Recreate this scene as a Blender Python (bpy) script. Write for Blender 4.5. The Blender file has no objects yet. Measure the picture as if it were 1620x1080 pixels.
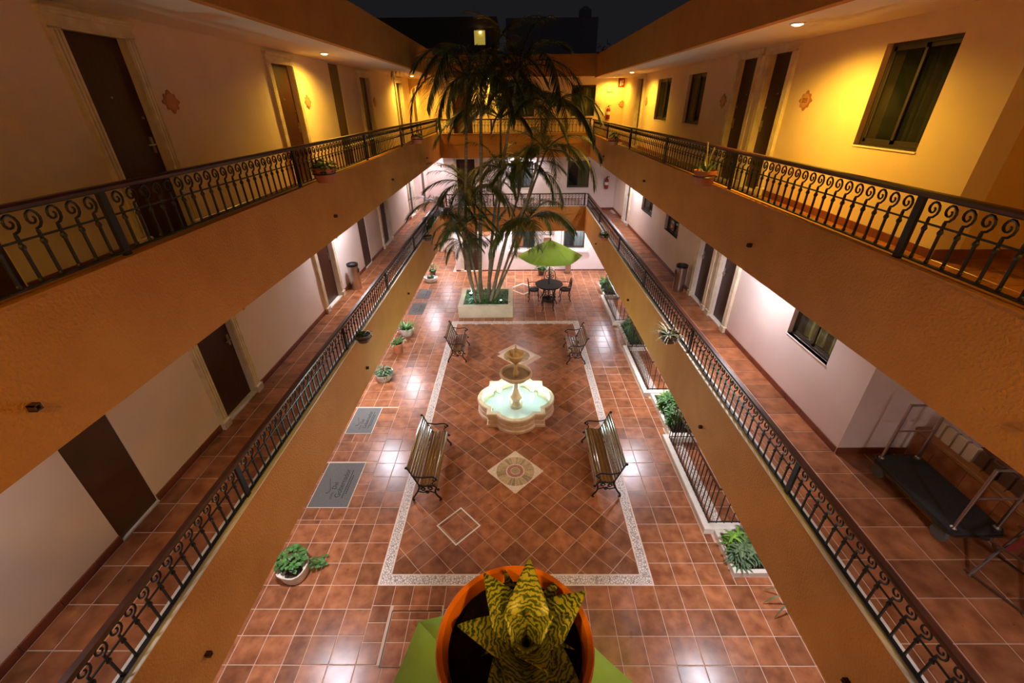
import bpy, math, random
from mathutils import Vector, Matrix
random.seed(7)
S = bpy.context.scene
COL = S.collection
PI = math.pi
R = math.radians
ZC = 6.815                                   # camera height over the courtyard floor
# ------------------------------------------------------------------ camera
cam = bpy.data.cameras.new('camera'); co = bpy.data.objects.new('camera', cam); COL.objects.link(co)
cam.sensor_width = 36.0; cam.lens = 672.0/1620*36; cam.clip_start = .02; cam.clip_end = 300
pi_, ya_, ro_ = R(29.39), R(.627), R(-.5965)
fw = Vector((-math.sin(ya_)*math.cos(pi_), math.cos(ya_)*math.cos(pi_), -math.sin(pi_)))
rt = Vector((math.cos(ya_), math.sin(ya_), 0)); up = rt.cross(fw)
rt, up = math.cos(ro_)*rt+math.sin(ro_)*up, -math.sin(ro_)*rt+math.cos(ro_)*up
m = Matrix((rt, up, -fw)).transposed().to_4x4(); m.translation = (0, 0, ZC)
co.matrix_world = m
S.camera = co
# ------------------------------------------------------------------ night sky and exposure
w = bpy.data.worlds.new('night'); S.world = w; w.use_nodes = True
w.node_tree.nodes['Background'].inputs[0].default_value = (.0085, .0085, .0100, 1)
w.node_tree.nodes['Background'].inputs[1].default_value = 1.0
S.view_settings.view_transform = 'Standard'; S.view_settings.look = 'None'
S.view_settings.exposure = 0.2; S.view_settings.gamma = 1.0; S.view_settings.use_curve_mapping = False
AMBER = (1.0, .57, .055); COOL = (.95, .94, 1.06); WHITE = (1.0, .93, 1.0); CYAN = (.50, 1.0, .97)
P_WARM = 260.0; P_NEAR = 270.0; P_MID = 250.0; P_GROUND = 290.0

# ------------------------------------------------------------------ materials
def lin(h):
    h = h.lstrip('#'); v = [int(h[i:i+2], 16)/255 for i in (0, 2, 4)]
    return tuple(c/12.92 if c <= .04045 else ((c+.055)/1.055)**2.4 for c in v)
def mat(name, col, rough=.5, metal=0, col2=None, scale=6, detail=4, bump=0, bscale=40, island=0, emit=None, estr=0,
        coat=0, stretch=None, kind='noise', trans=0, sheen=0, alpha=1, ramp=(.35, .65), bdist=.01, rvar=0, spec=.5):
    mt = bpy.data.materials.new(name); mt.use_nodes = True; nt = mt.node_tree; nd = nt.nodes; lk = nt.links
    b = nd['Principled BSDF']; b.inputs['Roughness'].default_value = rough; b.inputs['Metallic'].default_value = metal
    b.inputs['Base Color'].default_value = (*col, 1); b.inputs['Specular IOR Level'].default_value = spec
    b.inputs['Coat Weight'].default_value = coat; b.inputs['Coat Roughness'].default_value = .08
    b.inputs['Transmission Weight'].default_value = trans; b.inputs['Alpha'].default_value = alpha
    if emit: b.inputs['Emission Color'].default_value = (*emit, 1); b.inputs['Emission Strength'].default_value = estr
    if col2 or bump or rvar:
        geo = nd.new('ShaderNodeNewGeometry'); mp = nd.new('ShaderNodeMapping'); lk.new(geo.outputs['Position'], mp.inputs['Vector'])
        if stretch: mp.inputs['Scale'].default_value = stretch
    if col2:
        if kind == 'voronoi':
            tx = nd.new('ShaderNodeTexVoronoi'); tx.feature = 'DISTANCE_TO_EDGE'; tx.inputs['Scale'].default_value = scale; out = tx.outputs['Distance']
        elif kind == 'wave':
            tx = nd.new('ShaderNodeTexWave'); tx.inputs['Scale'].default_value = scale; tx.inputs['Distortion'].default_value = 6; tx.inputs['Detail'].default_value = 3; out = tx.outputs['Fac']
        else:
            tx = nd.new('ShaderNodeTexNoise'); tx.inputs['Scale'].default_value = scale; tx.inputs['Detail'].default_value = detail; out = tx.outputs['Fac']
        lk.new(mp.outputs[0], tx.inputs['Vector'])
        rp = nd.new('ShaderNodeValToRGB'); rp.color_ramp.elements[0].position = ramp[0]; rp.color_ramp.elements[1].position = ramp[1]
        rp.color_ramp.elements[0].color = (*col, 1); rp.color_ramp.elements[1].color = (*col2, 1)
        lk.new(out, rp.inputs[0]); cur = rp.outputs[0]
        if island:
            oi = nd.new('ShaderNodeObjectInfo'); ad = nd.new('ShaderNodeMath'); ad.operation = 'ADD'
            lk.new(oi.outputs['Random'], ad.inputs[0]); lk.new(geo.outputs['Random Per Island'], ad.inputs[1])
            fr = nd.new('ShaderNodeMath'); fr.operation = 'FRACT'; lk.new(ad.outputs[0], fr.inputs[0])
            mr = nd.new('ShaderNodeMapRange'); mr.inputs['To Min'].default_value = 1-island; mr.inputs['To Max'].default_value = 1+island*.7
            lk.new(fr.outputs[0], mr.inputs['Value'])
            hs = nd.new('ShaderNodeHueSaturation'); lk.new(mr.outputs[0], hs.inputs['Value']); lk.new(cur, hs.inputs['Color']); cur = hs.outputs[0]
        lk.new(cur, b.inputs['Base Color'])
    if rvar:
        t2 = nd.new('ShaderNodeTexNoise'); t2.inputs['Scale'].default_value = 5; lk.new(mp.outputs[0], t2.inputs['Vector'])
        m2 = nd.new('ShaderNodeMapRange'); m2.inputs['To Min'].default_value = rough-rvar; m2.inputs['To Max'].default_value = rough+rvar
        lk.new(t2.outputs['Fac'], m2.inputs['Value']); lk.new(m2.outputs[0], b.inputs['Roughness'])
    if bump:
        t3 = nd.new('ShaderNodeTexNoise'); t3.inputs['Scale'].default_value = bscale; t3.inputs['Detail'].default_value = 3; lk.new(mp.outputs[0], t3.inputs['Vector'])
        bp = nd.new('ShaderNodeBump'); bp.inputs['Strength'].default_value = bump; bp.inputs['Distance'].default_value = bdist
        lk.new(t3.outputs['Fac'], bp.inputs['Height']); lk.new(bp.outputs[0], b.inputs['Normal'])
    return mt
M = dict(
 orange=mat('ochre_stucco', (.50, .20, .030), .75, col2=(.56, .235, .040), scale=2.2, bump=.95, bscale=42, bdist=.016),
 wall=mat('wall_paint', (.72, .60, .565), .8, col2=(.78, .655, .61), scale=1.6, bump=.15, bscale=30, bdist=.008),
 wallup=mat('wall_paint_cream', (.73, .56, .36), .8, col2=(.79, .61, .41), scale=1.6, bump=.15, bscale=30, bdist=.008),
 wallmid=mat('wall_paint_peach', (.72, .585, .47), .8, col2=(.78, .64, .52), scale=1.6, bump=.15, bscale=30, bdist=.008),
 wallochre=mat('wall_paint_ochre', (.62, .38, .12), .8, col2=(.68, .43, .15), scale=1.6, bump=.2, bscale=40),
 ceil=mat('ceiling_paint', (.80, .70, .62), .8, bump=.1, bscale=30),
 tile=mat('terracotta_tile', (.205, .064, .022), .30, col2=(.40, .150, .060), scale=5.5, detail=7, island=.30, ramp=(.33, .68), rvar=.06, bump=.10, bscale=9, bdist=.004),
 grout=mat('grout', (.62, .44, .33), .8, bump=.2),
 skirt=mat('skirting_tile', (.16, .045, .025), .35, col2=(.22, .065, .035), scale=6),
 pebble=mat('pebble_mosaic', (.26, .19, .16), .45, col2=(.78, .70, .62), scale=26, kind='voronoi', ramp=(.02, .16)),
 strip=mat('inlay_strip', (.72, .56, .44), .5, col2=(.78, .64, .52), scale=9),
 medal=mat('mosaic_cream', (.62, .47, .33), .4, col2=(.74, .6, .46), scale=22, island=.2),
 olive=mat('mosaic_olive', (.36, .24, .11), .4, col2=(.46, .33, .18), scale=18, island=.35),
 mred=mat('mosaic_red', (.30, .12, .08), .4, col2=(.4, .18, .12), scale=20),
 marble=mat('white_curb', (.72, .66, .56), .45, col2=(.82, .77, .68), scale=5, bump=.1),
 stone=mat('frame_stone', (.62, .52, .38), .6, col2=(.76, .66, .50), scale=7, detail=6, bump=.15, bscale=30),
 door=mat('door_mahogany', (.026, .0075, .004), .38, col2=(.050, .014, .007), scale=5, stretch=(9, 9, .7), detail=5),
 closet=mat('closet_brown', (.060, .025, .010), .5, col2=(.080, .034, .014), scale=3),
 iron=mat('wrought_iron', (.013, .013, .014), .42, metal=.3, bump=.15, bscale=80, bdist=.003),
 hand=mat('handrail_brown', (.045, .014, .008), .35, col2=(.075, .023, .013), scale=9),
 steel=mat('brushed_steel', (.42, .40, .38), .28, metal=1, stretch=(40, 40, 1), col2=(.52, .5, .48), scale=6),
 alu=mat('dark_aluminium', (.065, .050, .036), .4, metal=.5),
 glass=mat('window_glass', (.02, .025, .022), .04, alpha=.30, spec=.8),
 curtain=mat('olive_curtain', (.30, .28, .06), .85, col2=(.42, .39, .10), scale=10, stretch=(6, 6, .1)),
 white_curtain=mat('pale_curtain', (.30, .34, .33), .85),
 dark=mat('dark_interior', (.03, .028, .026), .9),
 black=mat('black_rubber', (.012, .012, .013), .6, bump=.1),
 deck=mat('deck_carpet', (.020, .018, .018), .9, col2=(.032, .028, .027), scale=40),
 wheel=mat('grey_wheel', (.10, .11, .12), .5),
 varnish=mat('varnished_slat', (.15, .068, .010), .14, col2=(.19, .09, .016), scale=5, stretch=(6, 1, 6), coat=.8, island=.25),
 cast=mat('cast_iron', (.018, .013, .011), .4, metal=.5, bump=.3, bscale=60),
 fstone=mat('fountain_stone', (.58, .40, .24), .6, col2=(.72, .55, .37), scale=6, detail=6, bump=.3, bscale=25),
 fgold=mat('fountain_bowl_stone', (.48, .32, .12), .6, col2=(.60, .43, .2), scale=6, bump=.3, bscale=25),
 fint=mat('basin_lining', (.84, .88, .88), .5),
 water=mat('water', (.99, 1, 1), .03, trans=1.0, bump=.25, bscale=9, bdist=.02),
 conc=mat('planter_render', (.60, .50, .34), .7, col2=(.68, .58, .42), scale=3, bump=.15),
 soil=mat('soil', (.03, .02, .012), .95, col2=(.06, .04, .025), scale=30, bump=.6),
 potsoil=mat('pot_soil_shaded', (.0035, .0015, .001), 1.0, spec=.1, col2=(.008, .004, .002), scale=60, bump=.5),  # near-black: the shadow inside the pot is put into the soil colour
 trunk=mat('palm_trunk', (.16, .12, .065), .7, col2=(.27, .22, .14), scale=3, stretch=(1, 1, 9)),
 frond=mat('palm_leaf', (.042, .072, .014), .45, col2=(.105, .135, .032), scale=3, island=.4),
 leaf=mat('leaf_green', (.030, .105, .018), .42, col2=(.075, .20, .035), scale=8, island=.4),
 lime=mat('leaf_lime', (.10, .26, .02), .45, col2=(.19, .38, .04), scale=8, island=.3),
 grey=mat('leaf_grey_green', (.055, .115, .045), .5, col2=(.13, .20, .085), scale=8, island=.35),
 vari=mat('leaf_variegated', (.16, .24, .11), .45, col2=(.55, .58, .40), scale=16, stretch=(3, 3, 1), ramp=(.45, .55)),
 snake=mat('snake_plant_leaf', (.022, .048, .009), .38, col2=(.31, .30, .045), scale=150, detail=4, ramp=(.43, .58), stretch=(.4, 1.1, 1.1)),
 pot=mat('terracotta_pot', (.40, .125, .05), .6, col2=(.5, .18, .08), scale=6),
 potdark=mat('dark_clay_bowl', (.09, .045, .03), .5, col2=(.13, .07, .05), scale=6),
 potorange=mat('glazed_orange_pot', (.60, .155, .010), .22, coat=.5),
 potstone=mat('limestone_pot', (.58, .52, .42), .8, col2=(.74, .69, .58), scale=7, bump=.8, bscale=12, bdist=.03),
 green=mat('umbrella_canvas', (.34, .56, .05), .8, col2=(.38, .60, .07), scale=4),
 matgrey=mat('mat_rubber', (.115, .115, .108), .85, col2=(.15, .15, .14), scale=60),
 matdark=mat('mat_print', (.028, .026, .025), .9),
 plaque=mat('clay_plaque', (.36, .15, .065), .6, col2=(.46, .22, .10), scale=12, bump=.3),
 plaque2=mat('grey_plaque', (.34, .28, .30), .6, col2=(.45, .38, .40), scale=14, bump=.3),
 plaqueface=mat('plaque_face', (.55, .26, .12), .6),
 red=mat('extinguisher_red', (.28, .018, .018), .3), redsign=mat('sign_red', (.22, .02, .02), .5),
 signwhite=mat('sign_white', (.75, .74, .68), .5), signgreen=mat('sign_green', (.05, .22, .09), .5),
 signblack=mat('sign_black', (.02, .02, .02), .5), signbrown=mat('sign_brown', (.22, .10, .05), .5),
 cream=mat('pale_block', (.68, .56, .42), .6), wood=mat('cap_wood', (.30, .12, .035), .45, col2=(.38, .17, .06), scale=8),
 block2=mat('brown_block', (.10, .05, .03), .5),
 facade=mat('night_facade', (.30, .26, .30), .9, col2=(.36, .32, .35), scale=.4),
 facade2=mat('night_facade_brown', (.20, .13, .10), .9),
 lampwarm=mat('lamp_warm', (1, .8, .5), .5, emit=(1.0, .72, .28), estr=22),
 lampwhite=mat('lamp_white', (1, 1, 1), .5, emit=(1.0, .95, .97), estr=12),
 lampcyan=mat('lamp_cyan', (.8, 1, 1), .5, emit=(.45, 1.0, .95), estr=30),
 litwin=mat('lit_window', (.4, .3, .1), .5, emit=(1.0, .72, .10), estr=.30),
 litroom=mat('lit_room_wall', (.7, .65, .6), .8), bedorange=mat('orange_cover', (.65, .16, .02), .8), bedblue=mat('blue_cover', (.05, .12, .35), .8),
 gate=mat('pale_gate_wood', (.66, .52, .36), .6),
)
def snake_bands():                                      # cross bands on the leaves, ringed about the pot's own axis
    mt = M['snake']; nt = mt.node_tree; nd = nt.nodes; lk = nt.links; tc = nd.new('ShaderNodeTexCoord'); wv = nd.new('ShaderNodeTexWave')
    wv.wave_type = 'RINGS'; wv.rings_direction = 'SPHERICAL'; wv.inputs['Scale'].default_value = 34; wv.inputs['Distortion'].default_value = 9
    wv.inputs['Detail'].default_value = 3; wv.inputs['Detail Scale'].default_value = 2.2
    mp = nd.new('ShaderNodeMapping'); mp.inputs['Location'].default_value = (-.022, 0, -.19)
    lk.new(tc.outputs['Object'], mp.inputs['Vector']); lk.new(mp.outputs[0], wv.inputs['Vector'])
    rp = [n for n in nd if n.type == 'VALTORGB'][0]; rp.color_ramp.elements[0].position = .18; rp.color_ramp.elements[1].position = .80
    lk.new(wv.outputs['Fac'], rp.inputs[0])
snake_bands()
# ------------------------------------------------------------------ mesh builder
class MB:
    def __init__(s): s.v = []; s.f = []; s.m = []
    def add(s, v, f, mi=0):
        n = len(s.v); s.v += [tuple(p) for p in v]; s.f += [tuple(i+n for i in q) for q in f]; s.m += [mi]*len(f); return s
    def box(s, x0, x1, y0, y1, z0, z1, mi=0):
        return s.add([(x0,y0,z0),(x1,y0,z0),(x1,y1,z0),(x0,y1,z0),(x0,y0,z1),(x1,y0,z1),(x1,y1,z1),(x0,y1,z1)],
              [(0,3,2,1),(4,5,6,7),(0,1,5,4),(1,2,6,5),(2,3,7,6),(3,0,4,7)], mi)
    def cham(s, x0, x1, y0, y1, z0, z1, c=.01, mi=0):      # box with chamfered top rim
        v = [(x0,y0,z0),(x1,y0,z0),(x1,y1,z0),(x0,y1,z0),(x0,y0,z1-c),(x1,y0,z1-c),(x1,y1,z1-c),(x0,y1,z1-c),
             (x0+c,y0+c,z1),(x1-c,y0+c,z1),(x1-c,y1-c,z1),(x0+c,y1-c,z1)]
        f = [(0,1,5,4),(1,2,6,5),(2,3,7,6),(3,0,4,7),(4,5,9,8),(5,6,10,9),(6,7,11,10),(7,4,8,11),(8,9,10,11),(0,3,2,1)]
        return s.add(v, f, mi)
    def prism(s, pts, z0, z1, mi=0):
        n = len(pts)
        v = [(p[0], p[1], z0) for p in pts]+[(p[0], p[1], z1) for p in pts]
        f = [tuple(range(n-1, -1, -1)), tuple(range(n, 2*n))]+[(i, (i+1) % n, n+(i+1) % n, n+i) for i in range(n)]
        return s.add(v, f, mi)
    def prof(s, pts, x0, x1, mi=0):                        # (y, z) outline swept along x
        n = len(pts); v = [(x0, p[0], p[1]) for p in pts]+[(x1, p[0], p[1]) for p in pts]
        f = [tuple(range(n-1, -1, -1)), tuple(range(n, 2*n))]+[(i, (i+1) % n, n+(i+1) % n, n+i) for i in range(n)]
        return s.add(v, f, mi)
    def lathe(s, pr, n=24, c=(0, 0), mi=0, cap=True, flute=0):
        v = []; f = []
        for k, (r, z) in enumerate(pr):
            for i in range(n):
                a = 2*PI*i/n; rr = r*(1+(flute if i % 2 else -flute))
                v.append((c[0]+rr*math.cos(a), c[1]+rr*math.sin(a), z))
        for k in range(len(pr)-1):
            for i in range(n):
                j = (i+1) % n; f.append((k*n+i, k*n+j, (k+1)*n+j, (k+1)*n+i))
        if cap: f.append(tuple(range(n-1, -1, -1))); f.append(tuple((len(pr)-1)*n+i for i in range(n)))
        return s.add(v, f, mi)
    def tube(s, pts, r, n=6, mi=0, cap=True):
        pts = [Vector(p) for p in pts]; L = len(pts); rs = r if isinstance(r, (list, tuple)) else [r]*L
        v = []; f = []; prev = None
        for i, p in enumerate(pts):
            d = (pts[min(i+1, L-1)]-pts[max(i-1, 0)])
            if d.length < 1e-9: d = Vector((0, 0, 1))
            d.normalize()
            if prev is None:
                ref = Vector((0, 0, 1)) if abs(d.z) < .9 else Vector((0, 1, 0)); a = d.cross(ref).normalized()
            else:
                a = prev-d*prev.dot(d)
                a = a.normalized() if a.length > 1e-6 else d.orthogonal().normalized()
            prev = a; b = d.cross(a)
            for k in range(n):
                t = 2*PI*(k+.5)/n; v.append(tuple(p+(a*math.cos(t)+b*math.sin(t))*rs[i]))
        for i in range(L-1):
            for k in range(n):
                j = (k+1) % n; f.append((i*n+k, i*n+j, (i+1)*n+j, (i+1)*n+k))
        if cap: f.append(tuple(range(n-1, -1, -1))); f.append(tuple((L-1)*n+k for k in range(n)))
        return s.add(v, f, mi)
    def ball(s, c, r, n=8, k=5, sc=(1, 1, 1), mi=0):
        pr = [(max(1e-4, math.sin(PI*i/k)), -math.cos(PI*i/k)) for i in range(k+1)]
        v = []; f = []
        for (rr, z) in pr:
            for i in range(n):
                a = 2*PI*i/n; v.append((c[0]+r*sc[0]*rr*math.cos(a), c[1]+r*sc[1]*rr*math.sin(a), c[2]+r*sc[2]*z))
        for q in range(k):
            for i in range(n):
                j = (i+1) % n; f.append((q*n+i, q*n+j, (q+1)*n+j, (q+1)*n+i))
        return s.add(v, f, mi)
    def leaf(s, base, d, L, W, droop=.4, seg=5, fold=.15, prof=None, side=None, twist=0, mi=0, thick=0):
        base = Vector(base); d = Vector(d).normalized()
        a = Vector(side) if side else d.cross(Vector((0, 0, 1)))
        a = a.normalized() if a.length > 1e-4 else Vector((1, 0, 0))
        if twist: a = (Matrix.Rotation(twist, 3, d) @ a)
        p = base.copy(); v = []; f = []; dd = d.copy()
        for i in range(seg+1):
            t = i/seg
            wv = W*.5*(prof(t) if prof else max(.02, math.sin(PI*min(1, .12+.88*t))**.8))
            n_ = a.cross(dd)
            v += [tuple(p-a*wv+n_*fold*wv), tuple(p), tuple(p+a*wv+n_*fold*wv)]
            dd = (dd+Vector((0, 0, -droop/seg))).normalized(); p = p+dd*(L/seg)
        for i in range(seg):
            k = i*3; f += [(k, k+1, k+4, k+3), (k+1, k+2, k+5, k+4)]
        return s.add(v, f, mi)
    def mesh(s, name, mt, smooth=False):
        me = bpy.data.meshes.new(name); me.from_pydata(s.v, [], s.f); me.update()
        for x in (mt if isinstance(mt, (list, tuple)) else [mt]): me.materials.append(M[x] if isinstance(x, str) else x)
        if any(s.m): me.polygons.foreach_set('material_index', s.m)
        if smooth: me.polygons.foreach_set('use_smooth', [True]*len(s.f)); me.set_sharp_from_angle(angle=R(40))
        return me
def place(o, parent=None, loc=None, rot=None):
    COL.objects.link(o)
    if parent: o.parent = parent
    if loc: o.location = loc
    if rot: o.rotation_euler = rot
    return o
def obj(name, mb, mt=None, parent=None, loc=None, rot=None, smooth=False, stuff=False):
    me = mb if isinstance(mb, bpy.types.Mesh) else mb.mesh(name, mt, smooth)
    o = place(bpy.data.objects.new(name, me), parent, loc, rot)
    if stuff: o['kind'] = 'stuff'
    return o
def tag(o, label=None, cat=None, group=None, kind=None):
    if label: o['label'] = label
    if cat: o['category'] = cat
    if group: o['group'] = group
    if kind: o['kind'] = kind
    return o
def thing(name, label, cat, loc=(0, 0, 0), rz=0, group=None, kind=None):
    o = place(bpy.data.objects.new(name, None), None, loc, (0, 0, rz)); o.empty_display_size = .1
    return tag(o, label, cat, group, kind)
def struct(name, mb, mt, label=None, smooth=False, loc=None):
    return tag(obj(name, mb, mt, smooth=smooth, loc=loc), label, None, None, 'structure')
def dup(root, loc, rz, label, group=None):
    def cp(o, par):
        c = o.copy(); COL.objects.link(c)
        if par: c.parent = par
        for ch in list(o.children): cp(ch, c)
        return c
    r = cp(root, None); r.location = loc; r.rotation_euler = (0, 0, rz); r['label'] = label
    if group: r['group'] = group
    return r
def lamp(kind, parent, loc, power, col, size=.05, rot=None, spot=None, blend=1.0, name='bulb_light'):
    l = bpy.data.lights.new(name, kind); l.energy = power; l.color = col
    if kind == 'AREA': l.shape = 'DISK'; l.size = size
    else: l.shadow_soft_size = size
    if spot: l.spot_size = R(spot); l.spot_blend = blend
    return place(bpy.data.objects.new(name, l), parent, loc, rot)
def text(name, body, size, mt, parent, M4, depth=.004, align='CENTER', sx=1):
    cu = bpy.data.curves.new(name, 'FONT'); cu.body = body; cu.size = size; cu.align_x = align; cu.align_y = 'CENTER'; cu.extrude = depth
    t = bpy.data.objects.new(name, cu); COL.objects.link(t)
    me = bpy.data.meshes.new_from_object(t.evaluated_get(bpy.context.evaluated_depsgraph_get()))
    bpy.data.objects.remove(t); me.materials.clear(); me.materials.append(M[mt]); me.transform(Matrix.Diagonal((sx, 1, 1, 1))); me.transform(M4)
    return place(bpy.data.objects.new(name, me), parent)

# ------------------------------------------------------------------ dimensions
XL, XR, YF = -4.24, 4.20, 18.75              # gallery walls
FX, FYN, FYF = 2.9, .20, 18.0                # fascia planes
F1, F2 = 2.745, 5.395                        # gallery floors
LED = {('L', 1): 3.07, ('R', 1): 3.06, ('F', 1): 3.06, ('L', 2): 5.82, ('R', 2): 5.73, ('F', 2): 5.77}
BOT = {1: 2.035, 2: 4.925}
SOF = {'L': 7.66, 'R': 7.57, 'F': 7.60}
TOP = {'L': 8.38, 'R': 8.25, 'F': 8.28}

# ------------------------------------------------------------------ tiles
TC = {}
def tile_mesh(wd, ht):
    k = (round(wd, 3), round(ht, 3))
    if k not in TC: TC[k] = MB().cham(-wd/2, wd/2, -ht/2, ht/2, -.012, 0, .004).mesh('floor_tile', 'tile')
    return TC[k]
def cut(rects, h):
    out = []
    for (a, b, c, d) in rects:
        if h[0] >= b or h[1] <= a or h[2] >= d or h[3] <= c: out.append((a, b, c, d)); continue
        x0, x1 = max(a, h[0]), min(b, h[1])
        if h[0] > a: out.append((a, h[0], c, d))
        if h[1] < b: out.append((h[1], b, c, d))
        if h[2] > c: out.append((x0, x1, c, h[2]))
        if h[3] < d: out.append((x0, x1, h[3], d))
    return out
def grid(xs, ys): return [(xs[i], xs[i+1], ys[j], ys[j+1]) for j in range(len(ys)-1) for i in range(len(xs)-1)]
def lay(parent, rects, z, gap=.010, limit=300, vis=None):
    rects = [r for r in rects if r[1]-r[0] > .05 and r[3]-r[2] > .05]
    rects.sort(key=lambda r: (0 if (vis is None or vis(r)) else 1, r[2]))
    rest = MB()
    for i, (a, b, c, d) in enumerate(rects):
        if i < limit and (vis is None or vis((a, b, c, d))):
            o = place(bpy.data.objects.new('floor_tile', tile_mesh(b-a-gap, d-c-gap)), parent, ((a+b)/2, (c+d)/2, z+random.uniform(-.0008, .0008)))
            o.rotation_euler = (random.uniform(-.0015, .0015), random.uniform(-.0015, .0015), 0)
        else: rest.cham(a+gap/2, b-gap/2, c+gap/2, d-gap/2, z-.012, z, .004)
    if rest.v: obj('floor_tiles_small', rest, 'tile', parent, stuff=True)

def frange(a, b, s):
    o = [a]
    while o[-1]+s < b-.02: o.append(o[-1]+s)
    return o+[b]
T = .384
gfloor = struct('floor', MB().box(-5.4, 6.2, -1.6, 22.2, -.2, -.006), 'grout')
RUG = (-2.26, 2.20, 4.06, 13.56)
MATS = [(-4.08, -3.28, 5.57, 6.75), (-4.08, -3.44, 7.68, 8.66), (-4.0, -3.47, 14.18, 15.16), (-4.0, -3.48, 15.64, 16.55)]
PLANT = (-2.08, -.11, 13.87, 15.66)
CURBS = [(3.36, 4.45, 5.0, 7.5), (3.36, 4.45, 9.1, 11.6), (3.36, 4.45, 13.2, 15.62)]
BEDS = [(3.54, 4.16, 4.2, 5.0), (3.54, 4.16, 7.5, 9.1), (3.54, 4.16, 11.6, 13.2), (3.50, 4.16, 15.62, 17.1)]
COVER = (-1.93, -1.16, 2.90, 3.66)
xs = [-5.25, -4.84, -4.455, -4.07, -3.685, -3.30, -3.03, -2.645, -2.26]+[-2.26+.297*k for k in range(1, 15)]+[2.20]+[2.2+T*k for k in range(1, 10)]
ysn = sorted([4.06-.375*k for k in range(0, 11)])
nx = [-2.26+.372*k for k in range(0, 13)]; nx[-1] = 2.20
side_l = [-5.25, -4.84, -4.455, -4.07, -3.685, -3.30, -3.03, -2.645, -2.26]; side_r = [2.2+T*k for k in range(0, 10)]
ysr = [4.06+.381*k for k in range(0, 26)]; ysr[25] = 13.56
ysf = [13.56+.384*k for k in range(0, 14)]+[18.70]
rects = grid(side_l, ysn)+grid(side_r, ysn)+grid(nx, ysn)+grid(side_l, ysr)+grid(side_r, ysr)
rects += grid(side_l, ysf)+grid(nx, ysf)+grid(side_r, ysf)+grid([-5.25, -4.84, -4.455, -4.07, -3.685, -3.30, -2.9], frange(18.70, 22, T))
# smaller cut tiles round the access cover and along the mats
zone = (-2.26, -1.144, 2.935, 4.06)
rects = cut(rects, zone)
zx = [-2.26, -1.97, -1.67, -1.39, -1.144]; rects += cut(grid(zx, [2.935, 3.22, 3.49, 3.74, 4.06]), (-1.93, -1.16, 2.95, 3.66))
for h in [(a-.22, b+.24, c-.27, d+.04) for a, b, c, d in MATS[:2]]:
    h = (max(h[0], -4.45), -3.03, h[2], h[3]); rects = cut(rects, h)
    mt_ = [q for q in MATS if q[2] > h[2] and q[3] < h[3]][0]
    rects += cut(grid([h[0], mt_[0], -3.82, -3.55, mt_[1], -3.03], [h[2], mt_[2]]+[mt_[2]+(mt_[3]-mt_[2])*k/4 for k in (1, 2, 3)]+[mt_[3], h[3]]), mt_)
for h in MATS[2:]+[PLANT]+BEDS: rects = cut(rects, h)
for a, b, c, d in CURBS: rects = cut(cut(cut(rects, (a, a+.14, c, d)), (a, b, c, c+.14)), (a, b, d-.14, d)); rects = cut(rects, (3.62, 3.80, c+.14, d-.14))
def visible(r):
    x, y = (r[0]+r[1])/2, (r[2]+r[3])/2
    return y > 2.0 and -4.3 < x < 4.3 and not (y > 2.0 and abs(x) > 2.95+ .105*max(0, y-2)) and not (x > 3.6 and 2 < y < 4.2)
lay(gfloor, rects, 0, gap=.011, vis=visible)
# pebble strips behind the balcony rails
pb = MB()
for a, b, c, d in CURBS: pb.box(3.625, 3.795, c+.15, d-.15, -.01, .001)
obj('pebble_strip', pb, 'pebble', gfloor, stuff=True)
# ------------------------------------------------------------------ the diagonal carpet of tiles with its pebble border
carpet = struct('floor', MB().box(RUG[0], RUG[1], RUG[2], RUG[3], -.1, -.005), 'grout')
ins = (RUG[0]+.17, RUG[1]-.17, RUG[2]+.17, RUG[3]-.17)
bd = MB()
bd.box(RUG[0], RUG[1], RUG[2], ins[2], -.02, .002).box(RUG[0], RUG[1], ins[3], RUG[3], -.02, .002)
bd.box(RUG[0], ins[0], ins[2], ins[3], -.02, .002).box(ins[1], RUG[1], ins[2], ins[3], -.02, .002)
obj('pebble_border', bd, 'pebble', carpet)
bs = MB()
for (a, b, c, d) in ((RUG[0]-.012, RUG[1]+.012, RUG[2]-.012, RUG[2]+.012), (RUG[0]-.012, RUG[1]+.012, RUG[3]-.012, RUG[3]+.012), (RUG[0]-.012, RUG[0]+.012, RUG[2], RUG[3]), (RUG[1]-.012, RUG[1]+.012, RUG[2], RUG[3]),
    (ins[0]-.012, ins[1]+.012, ins[2]-.012, ins[2]+.012), (ins[0]-.012, ins[1]+.012, ins[3]-.012, ins[3]+.012), (ins[0]-.012, ins[0]+.012, ins[2], ins[3]), (ins[1]-.012, ins[1]+.012, ins[2], ins[3])):
    bs.box(a, b, c, d, -.02, .004)
obj('border_fillet', bs, 'strip', carpet)
def clip(poly, axis, val, keep_less):
    out = []
    for i in range(len(poly)):
        p, q = poly[i-1], poly[i]; ip = (p[axis] <= val) == keep_less; iq = (q[axis] <= val) == keep_less
        if ip != iq:
            t = (val-p[axis])/(q[axis]-p[axis]); out.append((p[0]+(q[0]-p[0])*t, p[1]+(q[1]-p[1])*t))
        if iq: out.append(q)
    return out
D = .545; h = D/2-.008
MEDS = [(-.03, 6.50), (.02, 11.2)]
dia = MB().prism([(h, 0), (0, h), (-h, 0), (0, -h)], -.012, 0).mesh('floor_tile', 'tile')
cuts = []
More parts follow.
